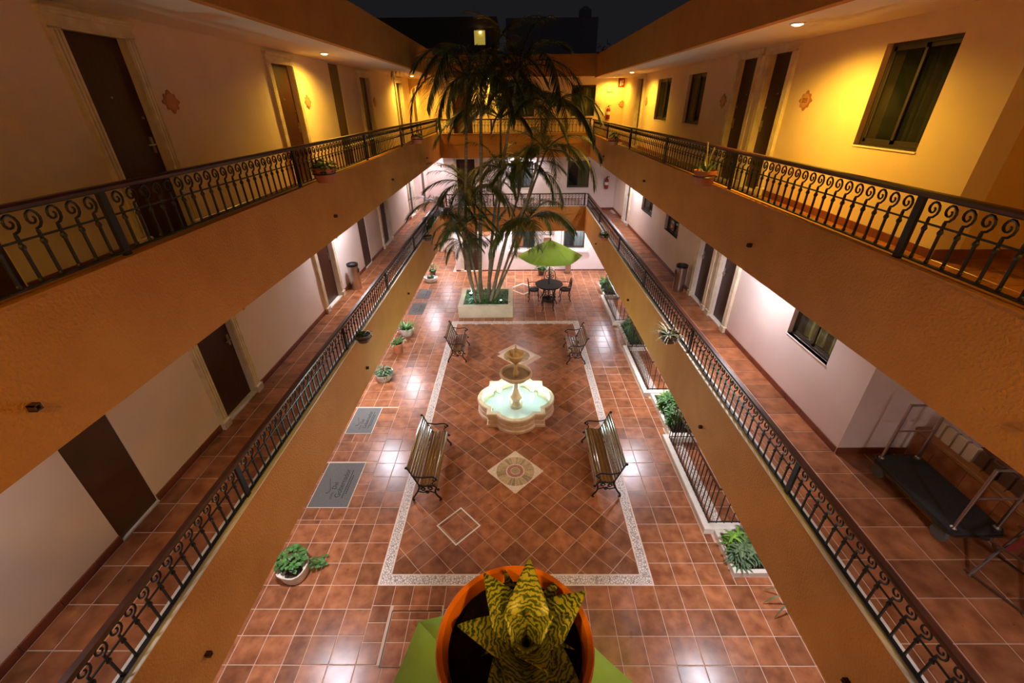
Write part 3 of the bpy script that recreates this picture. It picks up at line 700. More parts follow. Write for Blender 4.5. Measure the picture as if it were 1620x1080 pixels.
railing('black scrollwork iron railing along the left side of the top gallery', (-FX-RO, y0, LED['L', 2]+.012), R(90), 17.65, pl_)
railing('black scrollwork iron railing along the left side of the middle gallery', (-FX-RO, y0, LED['L', 1]+.012), R(90), 17.65, [y-y0 for y in (3.22, 6.38, 9.1, 12.1, 15.1, 17.85)])
railing('black scrollwork iron railing along the right side of the top gallery', (FX+RO, 18.0, LED['R', 2]+.012), R(-90), 17.65, [18-y for y in (17.85, 15.05, 12.0, 9.07, 6.15, 3.2)])
railing('black scrollwork iron railing along the right side of the middle gallery', (FX+RO, 18.0, LED['R', 1]+.012), R(-90), 17.65, [18-y for y in (17.85, 15.05, 11.9, 9.2, 6.25, 3.25)])
railing('black scrollwork iron railing across the far end of the top gallery', (-FX, FYF+RO, LED['F', 2]+.012), 0, 5.8, [.06, 2.0, 3.9, 5.74])
railing('black scrollwork iron railing across the far end of the middle gallery', (-FX, FYF+RO, LED['F', 1]+.012), 0, 5.8, [.06, 2.0, 3.9, 5.74])
railing('black scrollwork iron railing across the near end of the top gallery, under the camera', (FX, .145, LED['F', 2]+.012), R(180), 5.8, [.06, 1.5, 4.3, 5.74])

# ------------------------------------------------------------------ lamps
def downlight(x, y, z, mt, label, power, col, kind='SPOT', spot=165, off=.05):
    r = thing('ceiling_downlight', label, 'ceiling light', (x, y, z))
    obj('trim_ring', MB().lathe([(.085, 0), (.085, -.012), (.062, -.016), (.062, 0)], 20), 'signwhite', r, smooth=True)
    obj('bulb', MB().lathe([(.058, -.004), (.052, -.020), (.025, -.030), (.002, -.032)], 16), mt, r, smooth=True)
    lamp(kind, r, (0, 0, -.045), power, col, .11, None, spot if kind == 'SPOT' else None, .6)
    return r
W_ = 'warm soffit downlight over the '
downlight(-3.62, 9.7, SOF['L'], 'lampwarm', W_+'left top gallery, between second framed door and closet', P_WARM, AMBER)
downlight(-3.62, 17.6, SOF['L'], 'lampwarm', W_+'left top gallery near the far corner', P_WARM*1.1, AMBER)
downlight(-3.55, 20.8, SOF['L'], 'lampwarm', W_+'far left passage of the top gallery', P_WARM*.8, AMBER)
downlight(3.22, 6.0, SOF['R'], 'lampwarm', W_+'right top gallery in front of the paired doors', P_WARM*1.25, AMBER)
downlight(3.50, 15.0, SOF['R'], 'lampwarm', W_+'right top gallery before the far single door', P_WARM*.9, AMBER)
downlight(3.66, 18.35, SOF['F'], 'lampwarm', W_+'far top gallery above the extinguisher', P_WARM*.8, AMBER)
downlight(-1.0, 18.35, SOF['F'], 'lampwarm', W_+'far top gallery behind the palm', P_WARM*.6, AMBER)
downlight(2.1, -.75, SOF['F'], 'lampwarm', W_+'near top gallery behind the camera, right one', P_NEAR*1.2, AMBER)
downlight(-1.7, -.75, SOF['F'], 'lampwarm', W_+'near top gallery behind the camera, left one', P_NEAR*.9, AMBER)
W_ = 'white ceiling downlight of the '
downlight(-3.6, 9.75, 5.12, 'lampwhite', W_+'left middle gallery by the steel bin', P_MID, WHITE)
downlight(-3.6, 17.6, 5.12, 'lampwhite', W_+'left middle gallery near the far corner', P_MID, WHITE)
downlight(-3.6, 20.8, 5.12, 'lampwhite', W_+'far left passage of the middle gallery', P_MID*.7, WHITE)
downlight(-3.6, 1.2, 5.12, 'lampwhite', W_+'near end of the left middle gallery', P_MID*.20, WHITE)
downlight(3.6, 6.4, 5.12, 'lampwhite', W_+'right middle gallery in front of the paired doors', P_MID, WHITE)
downlight(3.6, 15.2, 5.12, 'lampwhite', W_+'right middle gallery before the far single door', P_MID, WHITE)
downlight(3.4, -.5, 5.12, 'lampwhite', W_+'near middle gallery behind the camera', P_MID*.75, WHITE)
downlight(.2, 18.4, 5.12, 'lampwhite', W_+'far middle gallery behind the palm', P_MID*.8, WHITE)
W_ = 'white ceiling downlight of the '
for i, (x, y, nm, pw) in enumerate(((-3.3, 3.8, 'left arcade nearest the camera', .7), (-3.7, 9.2, 'left arcade beside the near benches', 1.2), (-3.8, 12.9, 'left arcade beside the far benches', 1), (-3.9, 18.2, 'left arcade at the far end', 1),
        (3.3, 3.7, 'right arcade nearest the camera', .7), (3.3, 9.0, 'right arcade beside the near benches', 1.2), (3.9, 16.4, 'right arcade at the far end', 1), (.0, 18.4, 'far arcade behind the palm planter', 1.5), (-3.6, 21, 'far left passage of the courtyard', .6), (0, -.6, 'near arcade below the camera', 1.1), (2.7, 18.4, 'far arcade behind the green umbrella, added as fill light', 1.0), (-2.3, 18.45, 'far arcade over the framed door, added as fill light', .7))):  # the last two downlights are added fill to brighten the far wall
    downlight(x, y, 2.5, 'lampwhite', W_+nm, P_GROUND*pw, COOL)

# ------------------------------------------------------------------ fountain
fo = thing('fountain', 'three tiered stone fountain with a lobed basin lit by cyan lamps', 'fountain', (-.01, 8.6, 0))
def quat(off, n=16):
    pts = []; c = .42; r_ = .52+off; s_ = .68+off
    b = math.asin(max(-1, min(1, (math.sqrt(max(0, r_*r_-(s_-c)**2)))/r_)))
    for k in range(4):
        ca, sa = math.cos(k*PI/2), math.sin(k*PI/2)
        ring = [(c+r_*math.cos(-b+2*b*i/n), r_*math.sin(-b+2*b*i/n)) for i in range(n+1)]+[(s_, s_)]
        pts += [(x*ca-y*sa, x*sa+y*ca) for x, y in ring]
    return pts
def ring_loft(levels):
    mb = MB(); n = len(quat(0)); v = []
    for off, z in levels: v += [(x, y, z) for x, y in quat(off)]
    f = []
    for k in range(len(levels)-1):
        for i in range(n):
            j = (i+1) % n; f.append((k*n+i, k*n+j, (k+1)*n+j, (k+1)*n+i))
    return mb.add(v, f)
obj('basin', ring_loft([(.02, 0), (.02, .06), (-.01, .08), (-.01, .17), (-.03, .19), (-.01, .21), (-.01, .28), (.02, .30), (.025, .36), (.01, .385), (-.09, .385), (-.10, .36), (-.11, .10)]), 'fstone', fo)
obj('basin_floor', MB().prism(quat(-.11), .05, .10), 'fint', fo)
obj('water', MB().prism(quat(-.105), .255, .262), 'water', fo)
obj('pedestal', MB().lathe([(.17, .10), (.17, .20), (.13, .24), (.11, .30), (.16, .38), (.17, .44), (.10, .55), (.07, .66), (.075, .80), (.11, .88), (.12, .92)], 24), 'fstone', fo, smooth=True)
obj('middle_bowl', MB().lathe([(.10, .90), (.22, .93), (.34, 1.0), (.39, 1.06), (.40, 1.10), (.39, 1.125), (.35, 1.125), (.34, 1.10), (.30, 1.03), (.05, .99)], 36), 'fstone', fo, smooth=True)
obj('bowl_water', MB().lathe([(.33, 1.075), (.33, 1.08)], 32), 'water', fo)
obj('upper_stem', MB().lathe([(.07, .98), (.075, 1.12), (.055, 1.16), (.045, 1.22), (.035, 1.30), (.04, 1.36), (.055, 1.42)], 20), 'fgold', fo, smooth=True)
obj('upper_bowl', MB().lathe([(.05, 1.38), (.10, 1.43), (.16, 1.50), (.185, 1.57), (.225, 1.60), (.23, 1.64), (.20, 1.66), (.18, 1.63), (.15, 1.57), (.03, 1.54)], 32, flute=.02), 'fgold', fo)
obj('finial', MB().lathe([(.07, 1.52), (.075, 1.60), (.05, 1.64), (.025, 1.68), (.04, 1.72), (.045, 1.76), (.02, 1.80), (.015, 1.86), (.002, 1.90)], 16), 'fgold', fo, smooth=True)
obj('drain_grate', MB().box(-.70, -.58, -.22, -.14, .10, .13), 'matdark', fo)
for x, y in ((-.42, .30), (.42, .34)):
    l_ = obj('underwater_lamp', MB().lathe([(.03, -.05), (.045, -.03), (.045, .0)], 16), 'steel', fo, (x, y, .35))
    obj('lamp_lens', MB().ball((0, 0, .005), .055, 14, 7, (1, 1, .7)), 'lampcyan', l_)
    lamp('POINT', l_, (0, -.02, .075), 95, (.58, 1.0, .98), .05)

# ------------------------------------------------------------------ benches (local: x along the seat, seat faces -y)
def bench(L, label, loc, rz):
    r = thing('park_bench', label, 'bench', loc, rz, group='slatted benches round the fountain'); a = L/2
    seat = [(-.235, .365, .9), (-.21, .415, .35), (-.145, .425, .05), (-.075, .415, -.05), (-.005, .405, -.08), (.06, .41, .15)]
    back = [(.115, .47, 1.15), (.145, .545, 1.25), (.175, .62, 1.28), (.205, .695, 1.3), (.235, .77, 1.3), (.262, .835, 1.3)]
    def slat(c, z, t, nm):
        w_, h_ = .031, .010; ca, sa = math.cos(t), math.sin(t)
        pr = [(-w_, -h_), (w_, -h_), (w_, 0), (w_*.82, h_*.62), (w_*.45, h_*1.0), (0, h_*1.15), (-w_*.45, h_*1.0), (-w_*.82, h_*.62), (-w_, 0)]
        if nm == 'seat_slat': t2 = -t if c < -.1 else t*.6
        else: t2 = t
        ca, sa = math.cos(t2), math.sin(t2)
        if c < -.15 and nm == 'seat_slat': ca, sa = math.cos(t), math.sin(t)
        obj(nm, MB().prof([(c+p*ca-q*sa, z+p*sa+q*ca) for p, q in pr], -a+.03, a-.03), 'varnish', r, smooth=True)
    for c, z, t in seat: slat(c, z, t, 'seat_slat')
    for c, z, t in back: slat(c, z, t, 'back_slat')
    for s in (-1, 1):
        x = s*(a-.02); mb = MB(); q = .016
        P = lambda pts: [(x, b, c) for b, c in pts]
        mb.tube(P([(-.27, .0), (-.30, .02), (-.285, .07), (-.24, .13), (-.205, .21), (-.215, .29), (-.24, .345)]), [.02, .022, .02, .018, .018, .02, .02], 6)
        mb.tube(P([(.22, .0), (.25, .02), (.235, .08), (.18, .16), (.13, .25), (.09, .36), (.10, .42)]), [.02, .022, .02, .018, .018, .02, .02], 6)
        mb.tube(P([(-.245, .345), (-.20, .395), (-.12, .405), (-.02, .385), (.06, .39), (.10, .44), (.15, .56), (.21, .72), (.26, .85), (.285, .885), (.30, .87), (.29, .85)]), q, 6)
        mb.tube(P([(.185, .655), (.10, .63), (.0, .615), (-.10, .63), (-.19, .635), (-.245, .60), (-.25, .55), (-.215, .525), (-.19, .55), (-.205, .575)]), q*.95, 6)
        mb.tube(P([(-.22, .53), (-.17, .47), (-.19, .41)]), q*.8, 6)
        mb.tube(P([(-.205, .21), (-.10, .26), (.02, .22), (.13, .25)]), q*.8, 6)
        for cy, cz, rr in ((-.12, .33, .055), (.02, .31, .055), (-.05, .23, .045)):
            mb.tube(P([(cy+rr*(1-k/14*.75)*math.cos(k*.9), cz+rr*(1-k/14*.75)*math.sin(k*.9)) for k in range(14)]), .010, 5)
        for cy, cz in ((-.255, .57), (-.27, .30), (.28, .87)): mb.ball((x, cy, cz), .030, 8, 5, (.8, 1, 1))
        obj('iron_end', mb, 'cast', r, smooth=True)
    return r
bench(1.58, 'large slatted bench with cast iron ends left of the fountain, nearest the camera', (-1.79, 6.52, 0), R(90))
bench(1.58, 'large slatted bench with cast iron ends right of the fountain, nearest the camera', (1.79, 6.60, 0), R(-90))
bench(1.06, 'smaller slatted bench at the far left of the tile carpet, by the planter', (-1.80, 11.35, 0), R(90))
bench(1.06, 'smaller slatted bench at the far right of the tile carpet', (1.80, 11.20, 0), R(-90))

# ------------------------------------------------------------------ palm in its planter
pl = thing('palm_planter', 'square cream rendered planter box with low green groundcover and the palm', 'planter', (-1.095, 14.76, 0))
hw, hd, ph = .985, .89, .45
bx = MB()
for a in ((-hw, hw, -hd, -hd+.17), (-hw, hw, hd-.17, hd), (-hw, -hw+.17, -hd+.17, hd-.17), (hw-.17, hw, -hd+.17, hd-.17)): bx.box(*a, 0, ph)
obj('planter_wall', bx, 'conc', pl); obj('soil', MB().box(-hw+.17, hw-.17, -hd+.17, hd-.17, .05, ph-.10), 'soil', pl)
gc = MB()
for k in range(1500):
    a = random.uniform(0, 2*PI); x, y = random.uniform(-hw+.18, hw-.18), random.uniform(-hd+.18, hd-.18)
    gc.leaf((x, y, ph-.11+random.uniform(0, .09)), (math.cos(a), math.sin(a), random.uniform(.4, 1.4)), random.uniform(.08, .17), .045, .8, 3)
obj('groundcover', gc, 'leaf', pl, stuff=True)
for x, y, p, nm in ((-.60, .12, 4.5, 'left'), (.55, -.55, .8, 'right')):
    s_ = thing('garden_spotlight', 'small cyan garden spotlight in the %s of the palm planter' % ('back left' if nm == 'left' else 'front right'), 'spotlight', (-1.095+x, 14.76+y, ph-.10))
    obj('housing', MB().tube([(0, 0, 0), (0, 0, .14)], .012, 6).lathe([(.03, .10), (.05, .13), (.055, .19)], 12), 'black', s_)
    obj('lens', MB().ball((0, 0, .19), .05 if nm == 'left' else .03, 12, 5, (1, 1, .5)), 'lampcyan', s_)
    lamp('POINT', s_, (0, 0, .26), p, CYAN, .05)
def frond_mesh(L, droop, seed, stiff=.55, ll=.50):
    rnd = random.Random(seed); mb = MB(); n = 22; p = Vector((0, 0, 0)); d = Vector((1, 0, stiff)).normalized(); pts = [p.copy()]; dirs = [d.copy()]
    for i in range(n):
        d = (d+Vector((0, 0, -droop/n*(1+1.4*i/n)))).normalized(); p = p+d*(L/n); pts.append(p.copy()); dirs.append(d.copy())
    mb.tube(pts, [.016*(1-.85*i/n)+.002 for i in range(n+1)], 4)
    N = 46
    for i in range(N):
        t = .16+.84*i/(N-1); k = min(n-1, int(t*n)); q = pts[k]+(pts[k+1]-pts[k])*(t*n-k); d = dirs[k]
        lf = ll*(.45+.55*math.sin(PI*min(1, .12+t*.86)))*rnd.uniform(.85, 1.1)
        for s in (-1, 1):
            sd = Vector((0, s, 0)); v_ = (d*(.75+.5*t)+sd*.8+Vector((0, 0, .25+rnd.uniform(-.1, .1)))).normalized()
            mb.leaf(q, v_, lf, .020, .75+rnd.uniform(-.35, .5), 3, .0, prof=lambda tt: (.75, 1, .75, .06)[int(round(tt*3))])
    return mb.mesh('frond', 'frond')
FR = [frond_mesh(1.75, 1.1, 1), frond_mesh(1.95, 1.6, 2, .8), frond_mesh(1.6, 1.3, 3, .35), frond_mesh(1.85, .8, 4, 1.2)]
palm = thing('areca_palm', 'tall many stemmed areca palm clump rising from the cream planter past the roof', 'palm', (0, 0, ph-.12))
zb_ = ph-.12
STEMS = [([(-1.5, 14.5, .33), (-1.71, 14.4, 2.5), (-1.55, 14.3, 5), (-1.46, 14.3, 6.2), (-1.4, 14.2, 7.5)], 9, .055, 1.0),
 ([(-1.35, 14.7, .33), (-1.2, 14.5, 3), (-1.08, 14.4, 5), (-1.02, 14.3, 6.3), (-.95, 14.2, 7.5)], 9, .065, 1.05),
 ([(-1.05, 14.6, .33), (-.75, 14.5, 3.25), (-.42, 14.4, 4.93), (-.1, 14.3, 6.6), (.1, 14.3, 7.7)], 10, .055, 1.05),
 ([(-.95, 14.4, .33), (-.34, 14.3, 2.72), (.3, 14.2, 3.86), (.69, 14.2, 5.2), (1.05, 14.2, 6.7)], 10, .05, .95),
 ([(-.80, 14.7, .33), (-.45, 14.6, 1.2), (-.1, 14.6, 2.0), (.45, 14.5, 3.4)], 11, .042, .95),
 ([(-1.6, 14.95, .33), (-1.8, 15.0, 1.5), (-2.0, 15, 2.5), (-2.3, 15, 3.5)], 8, .042, .80),
 ([(-1.25, 14.9, .33), (-1.35, 14.9, 2), (-1.43, 14.9, 4.2)], 10, .045, .85),
 ([(-1.1, 15.05, .33), (-.7, 15.05, 2.6), (-.5, 15, 4.5), (-.45, 15, 6.4)], 9, .05, 1.0),
 ([(-.98, 14.75, .33), (-.9, 14.8, 2), (-.62, 14.8, 4.0), (-.55, 14.8, 5.0)], 8, .04, .8),
 ([(-1.3, 14.3, .33), (-1.5, 14.0, 2.2), (-1.75, 13.95, 3.3)], 8, .035, .75),
 ([(-.9, 14.9, .33), (-.2, 15, 3), (.35, 15.1, 4.9)], 9, .045, .9),
 ([(-.85, 14.5, .33), (.1, 14.7, 3), (1.0, 14.9, 5.5)], 8, .045, .85),
 ([(-1.45, 14.3, .33), (-1.6, 14.2, 1.6), (-1.75, 14.15, 2.7)], 7, .035, .55)]
for si, (pts, nf, r_, sc) in enumerate(STEMS):
    P = [Vector(p) for p in pts]; sm = []
    for i in range(len(P)-1):
        for k in range(4):
            t = k/4; p0, p1, p2, p3 = P[max(0, i-1)], P[i], P[i+1], P[min(len(P)-1, i+2)]
            sm.append(.5*((2*p1)+(p2-p0)*t+(2*p0-5*p1+4*p2-p3)*t*t+(3*p1-p0-3*p2+p3)*t**3))
    sm.append(P[-1]); sm = [p-Vector((0, 0, zb_)) for p in sm]
    obj('trunk', MB().tube(sm, [r_*(1.1-.45*i/len(sm)) for i in range(len(sm))], 8), 'trunk', palm, smooth=True)
    nf = int(nf*(1.6 if sm[-1].z > 5 else 2.0))
    for k in range(nf):
        a = 2*PI*(k+random.random()*.7)/nf+si
        o = place(bpy.data.objects.new('frond', FR[random.randrange(4)]), palm, tuple(sm[-1]+Vector((0, 0, -.05*random.random()))))
        s_ = sc*random.uniform(.85, 1.3)*(1.12 if sm[-1].z > 5 else 1); o.scale = (s_, s_, s_); o.rotation_euler = (random.uniform(-.15, .15), random.uniform(-.45, .30), a)

# ------------------------------------------------------------------ umbrellas, garden table and chairs
def umbrella(label, x, y, R_, zt, zr, rot):
    r = thing('patio_umbrella', label, 'umbrella', (x, y, 0), rot, group='green umbrellas in the courtyard')
    for k in range(6):
        a0, a1 = PI/3*k, PI/3*(k+1); am = (a0+a1)/2
        mb = MB(); v = []; n = 5
        for i in range(n+1):
            t = i/n; z = zt-(zt-zr)*(t**1.12)
            for j in range(5):
                u = j/4; c0 = Vector((math.cos(a0), math.sin(a0), 0)); c1 = Vector((math.cos(a1), math.sin(a1), 0)); c = c0.lerp(c1, u)
                v.append((c.x*R_*t, c.y*R_*t, z-.05*t*4*u*(1-u)*(1-.2*t)))
        f = [(i*5+j, i*5+j+1, (i+1)*5+j+1, (i+1)*5+j) for i in range(n) for j in range(4)]
        mb.add(v, f)
        o = obj('canopy_panel', mb, 'green', r, smooth=True); md = o.modifiers.new('thick', 'SOLIDIFY'); md.thickness = .006
        obj('rib', MB().tube([(.03*math.cos(a0), .03*math.sin(a0), zt-.06), (R_*.98*math.cos(a0), R_*.98*math.sin(a0), zr-.02)], .007, 5), 'black', r)
    obj('finial', MB().lathe([(.02, zt-.03), (.03, zt+.01), (.02, zt+.04), (.003, zt+.06)], 10), 'black', r)
    obj('pole', MB().tube([(0, 0, .02), (0, 0, zt-.02)], .02, 10), 'black', r)
    obj('base', MB().lathe([(.22, 0), (.22, .04), (.06, .09), (.03, .16)], 20), 'black', r, smooth=True)
    return r
umbrella('green six sided umbrella open over the round table at the far end of the courtyard', 1.28, 15.4, 1.22, 2.40, 1.80, 0)
umbrella('green umbrella directly below the orange pot, mostly hidden by it', -.12, 1.49, 1.25, 2.55, 2.2, R(15))
tb = thing('garden_table', 'round dark cast metal table under the far green umbrella', 'table', (1.28, 15.32, 0))
obj('tabletop', MB().lathe([(.50, .70), (.53, .705), (.53, .725), (.045, .73), (.045, .70)], 36), 'black', tb, smooth=True)
obj('table_apron', MB().lathe([(.46, .64), (.48, .70), (.46, .70), (.44, .64)], 24), 'cast', tb)
for k in range(4):
    a = PI/4+k*PI/2; c, s = math.cos(a), math.sin(a)
    obj('leg', MB().tube([(c*q, s*q, z) for q, z in ((.42, .69), (.30, .55), (.20, .38), (.28, .20), (.40, .08), (.42, .0))], .018, 6), 'cast', tb, smooth=True)
def chair(label, x, y, rz):
    r = thing('garden_chair', label, 'chair', (x, y, 0), rz, group='cast metal chairs round the far table')
    st = MB().lathe([(.21, .42), (.22, .43), (.21, .445), (.20, .43)], 20)
    for k in range(7): st.tube([(-.20+.067*k, -.19*math.sqrt(max(.02, 1-((-.2+.067*k)/.21)**2)), .435), (-.20+.067*k, .19*math.sqrt(max(.02, 1-((-.2+.067*k)/.21)**2)), .435)], .010, 4)
    for rr in (.08, .14): st.lathe([(rr, .43), (rr+.012, .435), (rr, .445)], 14)
    obj('seat', st, 'cast', r)
    bk = MB().tube([(-.21, .17, .43), (-.22, .20, .62), (-.19, .23, .82), (-.08, .24, .89), (.08, .24, .89), (.19, .23, .82), (.22, .20, .62), (.21, .17, .43)], .016, 6)
    for cx, cz, rr in ((-.09, .62, .075), (.09, .62, .075), (0, .76, .085)): bk.tube([(cx+rr*(1-k/16*.7)*math.cos(k*.8), .21+.1*(cz-.6)*.6, cz+rr*(1-k/16*.7)*math.sin(k*.8)) for k in range(16)], .010, 4)
    bk.tube([(0, .18, .44), (0, .22, .70)], .012, 5)
    obj('backrest', bk, 'cast', r, smooth=True)
    for sx in (-1, 1):
        obj('armrest', MB().tube([(sx*.215, .20, .64), (sx*.25, .05, .65), (sx*.25, -.12, .64), (sx*.235, -.17, .58), (sx*.20, -.14, .44)], .013, 6), 'cast', r, smooth=True)
        for sy in (-1, 1): obj('leg', MB().tube([(sx*.17, sy*.15, .43), (sx*.20, sy*.19, .25), (sx*.18, sy*.17, .10), (sx*.22, sy*.22, 0)], .016, 6), 'cast', r, smooth=True)
    return r
ch0 = chair('dark cast metal garden chair on the left of the far round table', .70, 15.45, R(90))
dup(ch0, (1.92, 15.45, 0), R(-90), 'dark cast metal garden chair on the right of the far round table')
dup(ch0, (1.40, 16.15, 0), R(0), 'dark cast metal garden chair behind the far round table')
dup(ch0, (1.20, 14.62, 0), R(180), 'dark cast metal garden chair in front of the far round table, back to the camera')

# ------------------------------------------------------------------ bins
def bin_(label, x, y, z, rot=0, mt='steel'):
    r = thing('litter_bin', label, 'bin', (x, y, z), rot, group='steel litter bins')
    obj('body', MB().lathe([(.125, 0), (.13, .01), (.13, .60), (.125, .62)], 24, cap=True), mt, r, smooth=True)
    obj('rim', MB().lathe([(.132, .60), (.138, .61), (.138, .655), (.115, .665), (.105, .64), (.08, .61)], 24), 'iron', r, smooth=True)
    ob = MB().lathe([(.055, 0), (.055, .006)], 18); ob.v = [(a, -.127-c*1.0, b+.48) for a, b, c in ob.v]; obj('opening', ob, 'signblack', r)
    return r
bin_('tall steel litter bin on the left middle gallery beside the second framed door', -4.02, 10.0, F1, R(90))
bin_('tall steel litter bin on the right middle gallery beside the paired doors', 3.98, 9.75, F1, R(-90))
bin_('steel litter bin with round opening against the far courtyard wall behind the umbrella', 2.38, 18.5, 0, 0)

# ------------------------------------------------------------------ entrance mats with the hotel lettering
for i, (a, b, c, d) in enumerate(MATS):
    r = thing('door_mat', ['grey door mat with hotel lettering on the left courtyard floor, nearest the camera', 'grey door mat with hotel lettering on the left courtyard floor, second from the camera', 'small looking grey mat by the far left arcade, nearer of the far two', 'small looking grey mat by the far left arcade, farther of the far two'][i], 'mat', ((a+b)/2, (c+d)/2, 0), R(90), group='grey lettered mats along the left arcade')
    L_, W2 = (d-c)/2, (b-a)/2
    obj('mat_pad', MB().cham(-L_, L_, -W2, W2, -.006, .006, .004), 'matgrey', r)
    e = MB(); q = .010
    e.box(-L_, L_, -W2, -W2+q, 0, .0075).box(-L_, L_, W2-q, W2, 0, .0075).box(-L_, -L_+q, -W2, W2, 0, .0075).box(L_-q, L_, -W2, W2, 0, .0075); obj('mat_edge', e, 'marble' if i < 2 else 'matgrey', r)
    k = 1 if i == 0 else .86
    I4 = lambda x, y: Matrix.Translation((x, y, .0065))
    text('lettering', 'HOTEL', .055*k, 'matdark', r, I4(-.30*k, .02*k), .0006)
    text('lettering', 'Del', .13*k, 'matdark', r, I4(-.05*k, .03*k), .0006)
    text('lettering', 'Gobernador', .155*k, 'matdark', r, I4(.02*k, -.10*k), .0006, sx=.95)
    sw = MB().tube([(-.02*k+.22*k*math.cos(t*.28), .15*k+.05*k*math.sin(t*.28*2), .0066) for t in range(3, 13)], .006, 4); obj('flourish', sw, 'matdark', r)
    sl = MB()
    for x in range(16): sl.box(-.36*k+x*.046*k, -.325*k+x*.046*k, -.215*k, -.195*k, .006, .0072)
    for x in range(11): sl.box(-.26*k+x*.046*k, -.225*k+x*.046*k, -.26*k, -.24*k, .006, .0072)
    obj('small_lettering', sl, 'matdark', r)

# ------------------------------------------------------------------ plants in pots
def pot_body(r, R0, H, mt, taper=.72, n=20, irregular=0, seed=0):
    rnd = random.Random(seed)
    mb = MB().lathe([(R0*taper*.95, 0), (R0*taper, .01), (R0*.93, H*.78), (R0*1.0, H*.80), (R0*1.02, H), (R0*.92, H), (R0*.90, H*.84), (R0*.2, H*.82)], n)
    if irregular:
        ph_ = [rnd.uniform(0, 6) for _ in range(4)]
        mb.v = [((x*(1+irregular*math.sin(2*math.atan2(y, x)+ph_[0])+irregular*.5*math.sin(3*math.atan2(y, x)+ph_[1])))*1.15, y*(1+irregular*math.sin(2*math.atan2(y, x)+ph_[2])), z*(1+irregular*.6*math.sin(math.atan2(y, x)*2+ph_[3]))) for x, y, z in mb.v]
    obj('pot', mb, mt, r, smooth=True); obj('soil', MB().lathe([(R0*.90, H*.84), (R0*.5, H*.88), (.003, H*.89)], n), 'soil', r)
def strap(r, H, n, L, W, mt, el=(.5, 1.6), droop=.8, seg=5, nm='leaf', seed=1, part=True):
    rnd = random.Random(seed); al = MB()
    for k in range(n):
        a = 2*PI*k/n*1.618*3+rnd.uniform(-.3, .3); e_ = rnd.uniform(*el); l_ = L*rnd.uniform(.75, 1.1)
        mb = MB() if part else al
        mb.leaf((.03*math.cos(a), .03*math.sin(a), H*.85), (math.cos(a), math.sin(a), e_), l_, W, droop, seg, .25, prof=lambda t: max(.03, (1-t)**.7*(.6+.8*t)))
        if part: obj(nm, mb, mt, r, smooth=True)
    if not part: obj('foliage', al, mt, r, stuff=True)
def bush(r, H, n, rad, hgt, W, mt, seed=1, L=.10, zc=.9):
    rnd = random.Random(seed); mb = MB()
    for k in range(n):
        a = rnd.uniform(0, 2*PI); q = rad*math.sqrt(rnd.random()); z = H*.85+hgt*rnd.random()*(1-(q/rad)**2*.6)
        mb.leaf((q*math.cos(a), q*math.sin(a), z), (math.cos(a)+rnd.uniform(-.6, .6), math.sin(a)+rnd.uniform(-.6, .6), rnd.uniform(-.2, 1.0)), L*rnd.uniform(.7, 1.2), W, .8, 3, .15)
    st = MB()
    for k in range(7):
        a = k*.9; st.tube([(.02*math.cos(a), .02*math.sin(a), H*.8), (rad*.5*math.cos(a), rad*.5*math.sin(a), H*.85+hgt*.7)], .005, 4)
    obj('stem', st, 'leaf', r); obj('foliage', mb, mt, r, stuff=True)
def bracket(r, R0, z0, dx, dz):        # iron ring holding a pot to the ledge
    b = MB().lathe([(R0+.004, z0), (R0+.014, z0+.008), (R0+.004, z0+.016)], 20, cap=False)
    b.tube([(dx*.6, 0, z0+.008), (dx, 0, z0+.008), (dx, 0, z0-dz)], .007, 4); obj('bracket', b, 'iron', r)
G_ = 'pots hung along the gallery railings'
def hang(side, lv, y, R0, H, mt, label, cat='potted plant'):
    s = -1 if side == 'L' else 1; x = s*(FX-R0*.62-.075)
    r = thing('hanging_pot', label, cat, (x, y, LED[side, lv]+.014), 0, G_); pot_body(r, R0, H, mt); bracket(r, R0*.95, H*.55, s*(R0*.62+.03), H*.45); return r
r = hang('L', 2, 6.45, .16, .20, 'pot', 'terracotta pot of low dark bushy plant, left railing of top gallery, nearer one'); bush(r, .20, 110, .15, .16, .05, 'leaf', 3)
r = hang('L', 2, 13.05, .16, .18, 'pot', 'terracotta pot of low plant, left railing of top gallery, farther one'); bush(r, .18, 70, .12, .10, .05, 'leaf', 4)
r = hang('R', 2, 6.50, .16, .20, 'pot', 'terracotta pot with tall bare stalks, right railing of top gallery, nearer one'); strap(r, .2, 9, .26, .05, 'leaf', (.6, 1.8), .6, seed=5)
obj('stalk', MB().tube([(.02, .04, .17), (.0, .06, .36), (-.02, .08, .56)], .010, 6), 'trunk', r); obj('stalk', MB().tube([(0, -.03, .17), (0, -.04, .34), (.03, -.05, .50)], .012, 6), 'trunk', r)
r = hang('R', 2, 13.05, .15, .18, 'pot', 'terracotta pot of dark leafy plant, right railing of top gallery, farther one'); bush(r, .18, 80, .12, .22, .05, 'leaf', 6)
r = hang('L', 1, 6.66, .14, .14, 'potdark', 'dark clay bowl of small spiky plant, left railing of middle gallery, nearer one'); strap(r, .14, 12, .18, .035, 'leaf', (.3, 1.4), .5, seed=7)
r = hang('L', 1, 13.09, .14, .14, 'potdark', 'dark clay bowl of spiky plant, left railing of middle gallery, farther one'); strap(r, .14, 12, .20, .035, 'leaf', (.3, 1.4), .5, seed=8)
r = hang('R', 1, 6.63, .17, .15, 'potdark', 'dark clay bowl of pale striped spiky plant, right railing of middle gallery'); strap(r, .15, 26, .34, .034, 'vari', (.3, 1.8), .9, seed=9)
r = hang('R', 1, 13.04, .14, .15, 'pot', 'terracotta pot of small green plant, right railing of middle gallery'); bush(r, .15, 80, .12, .14, .05, 'leaf', 10)
G_ = 'pots standing along the left arcade'
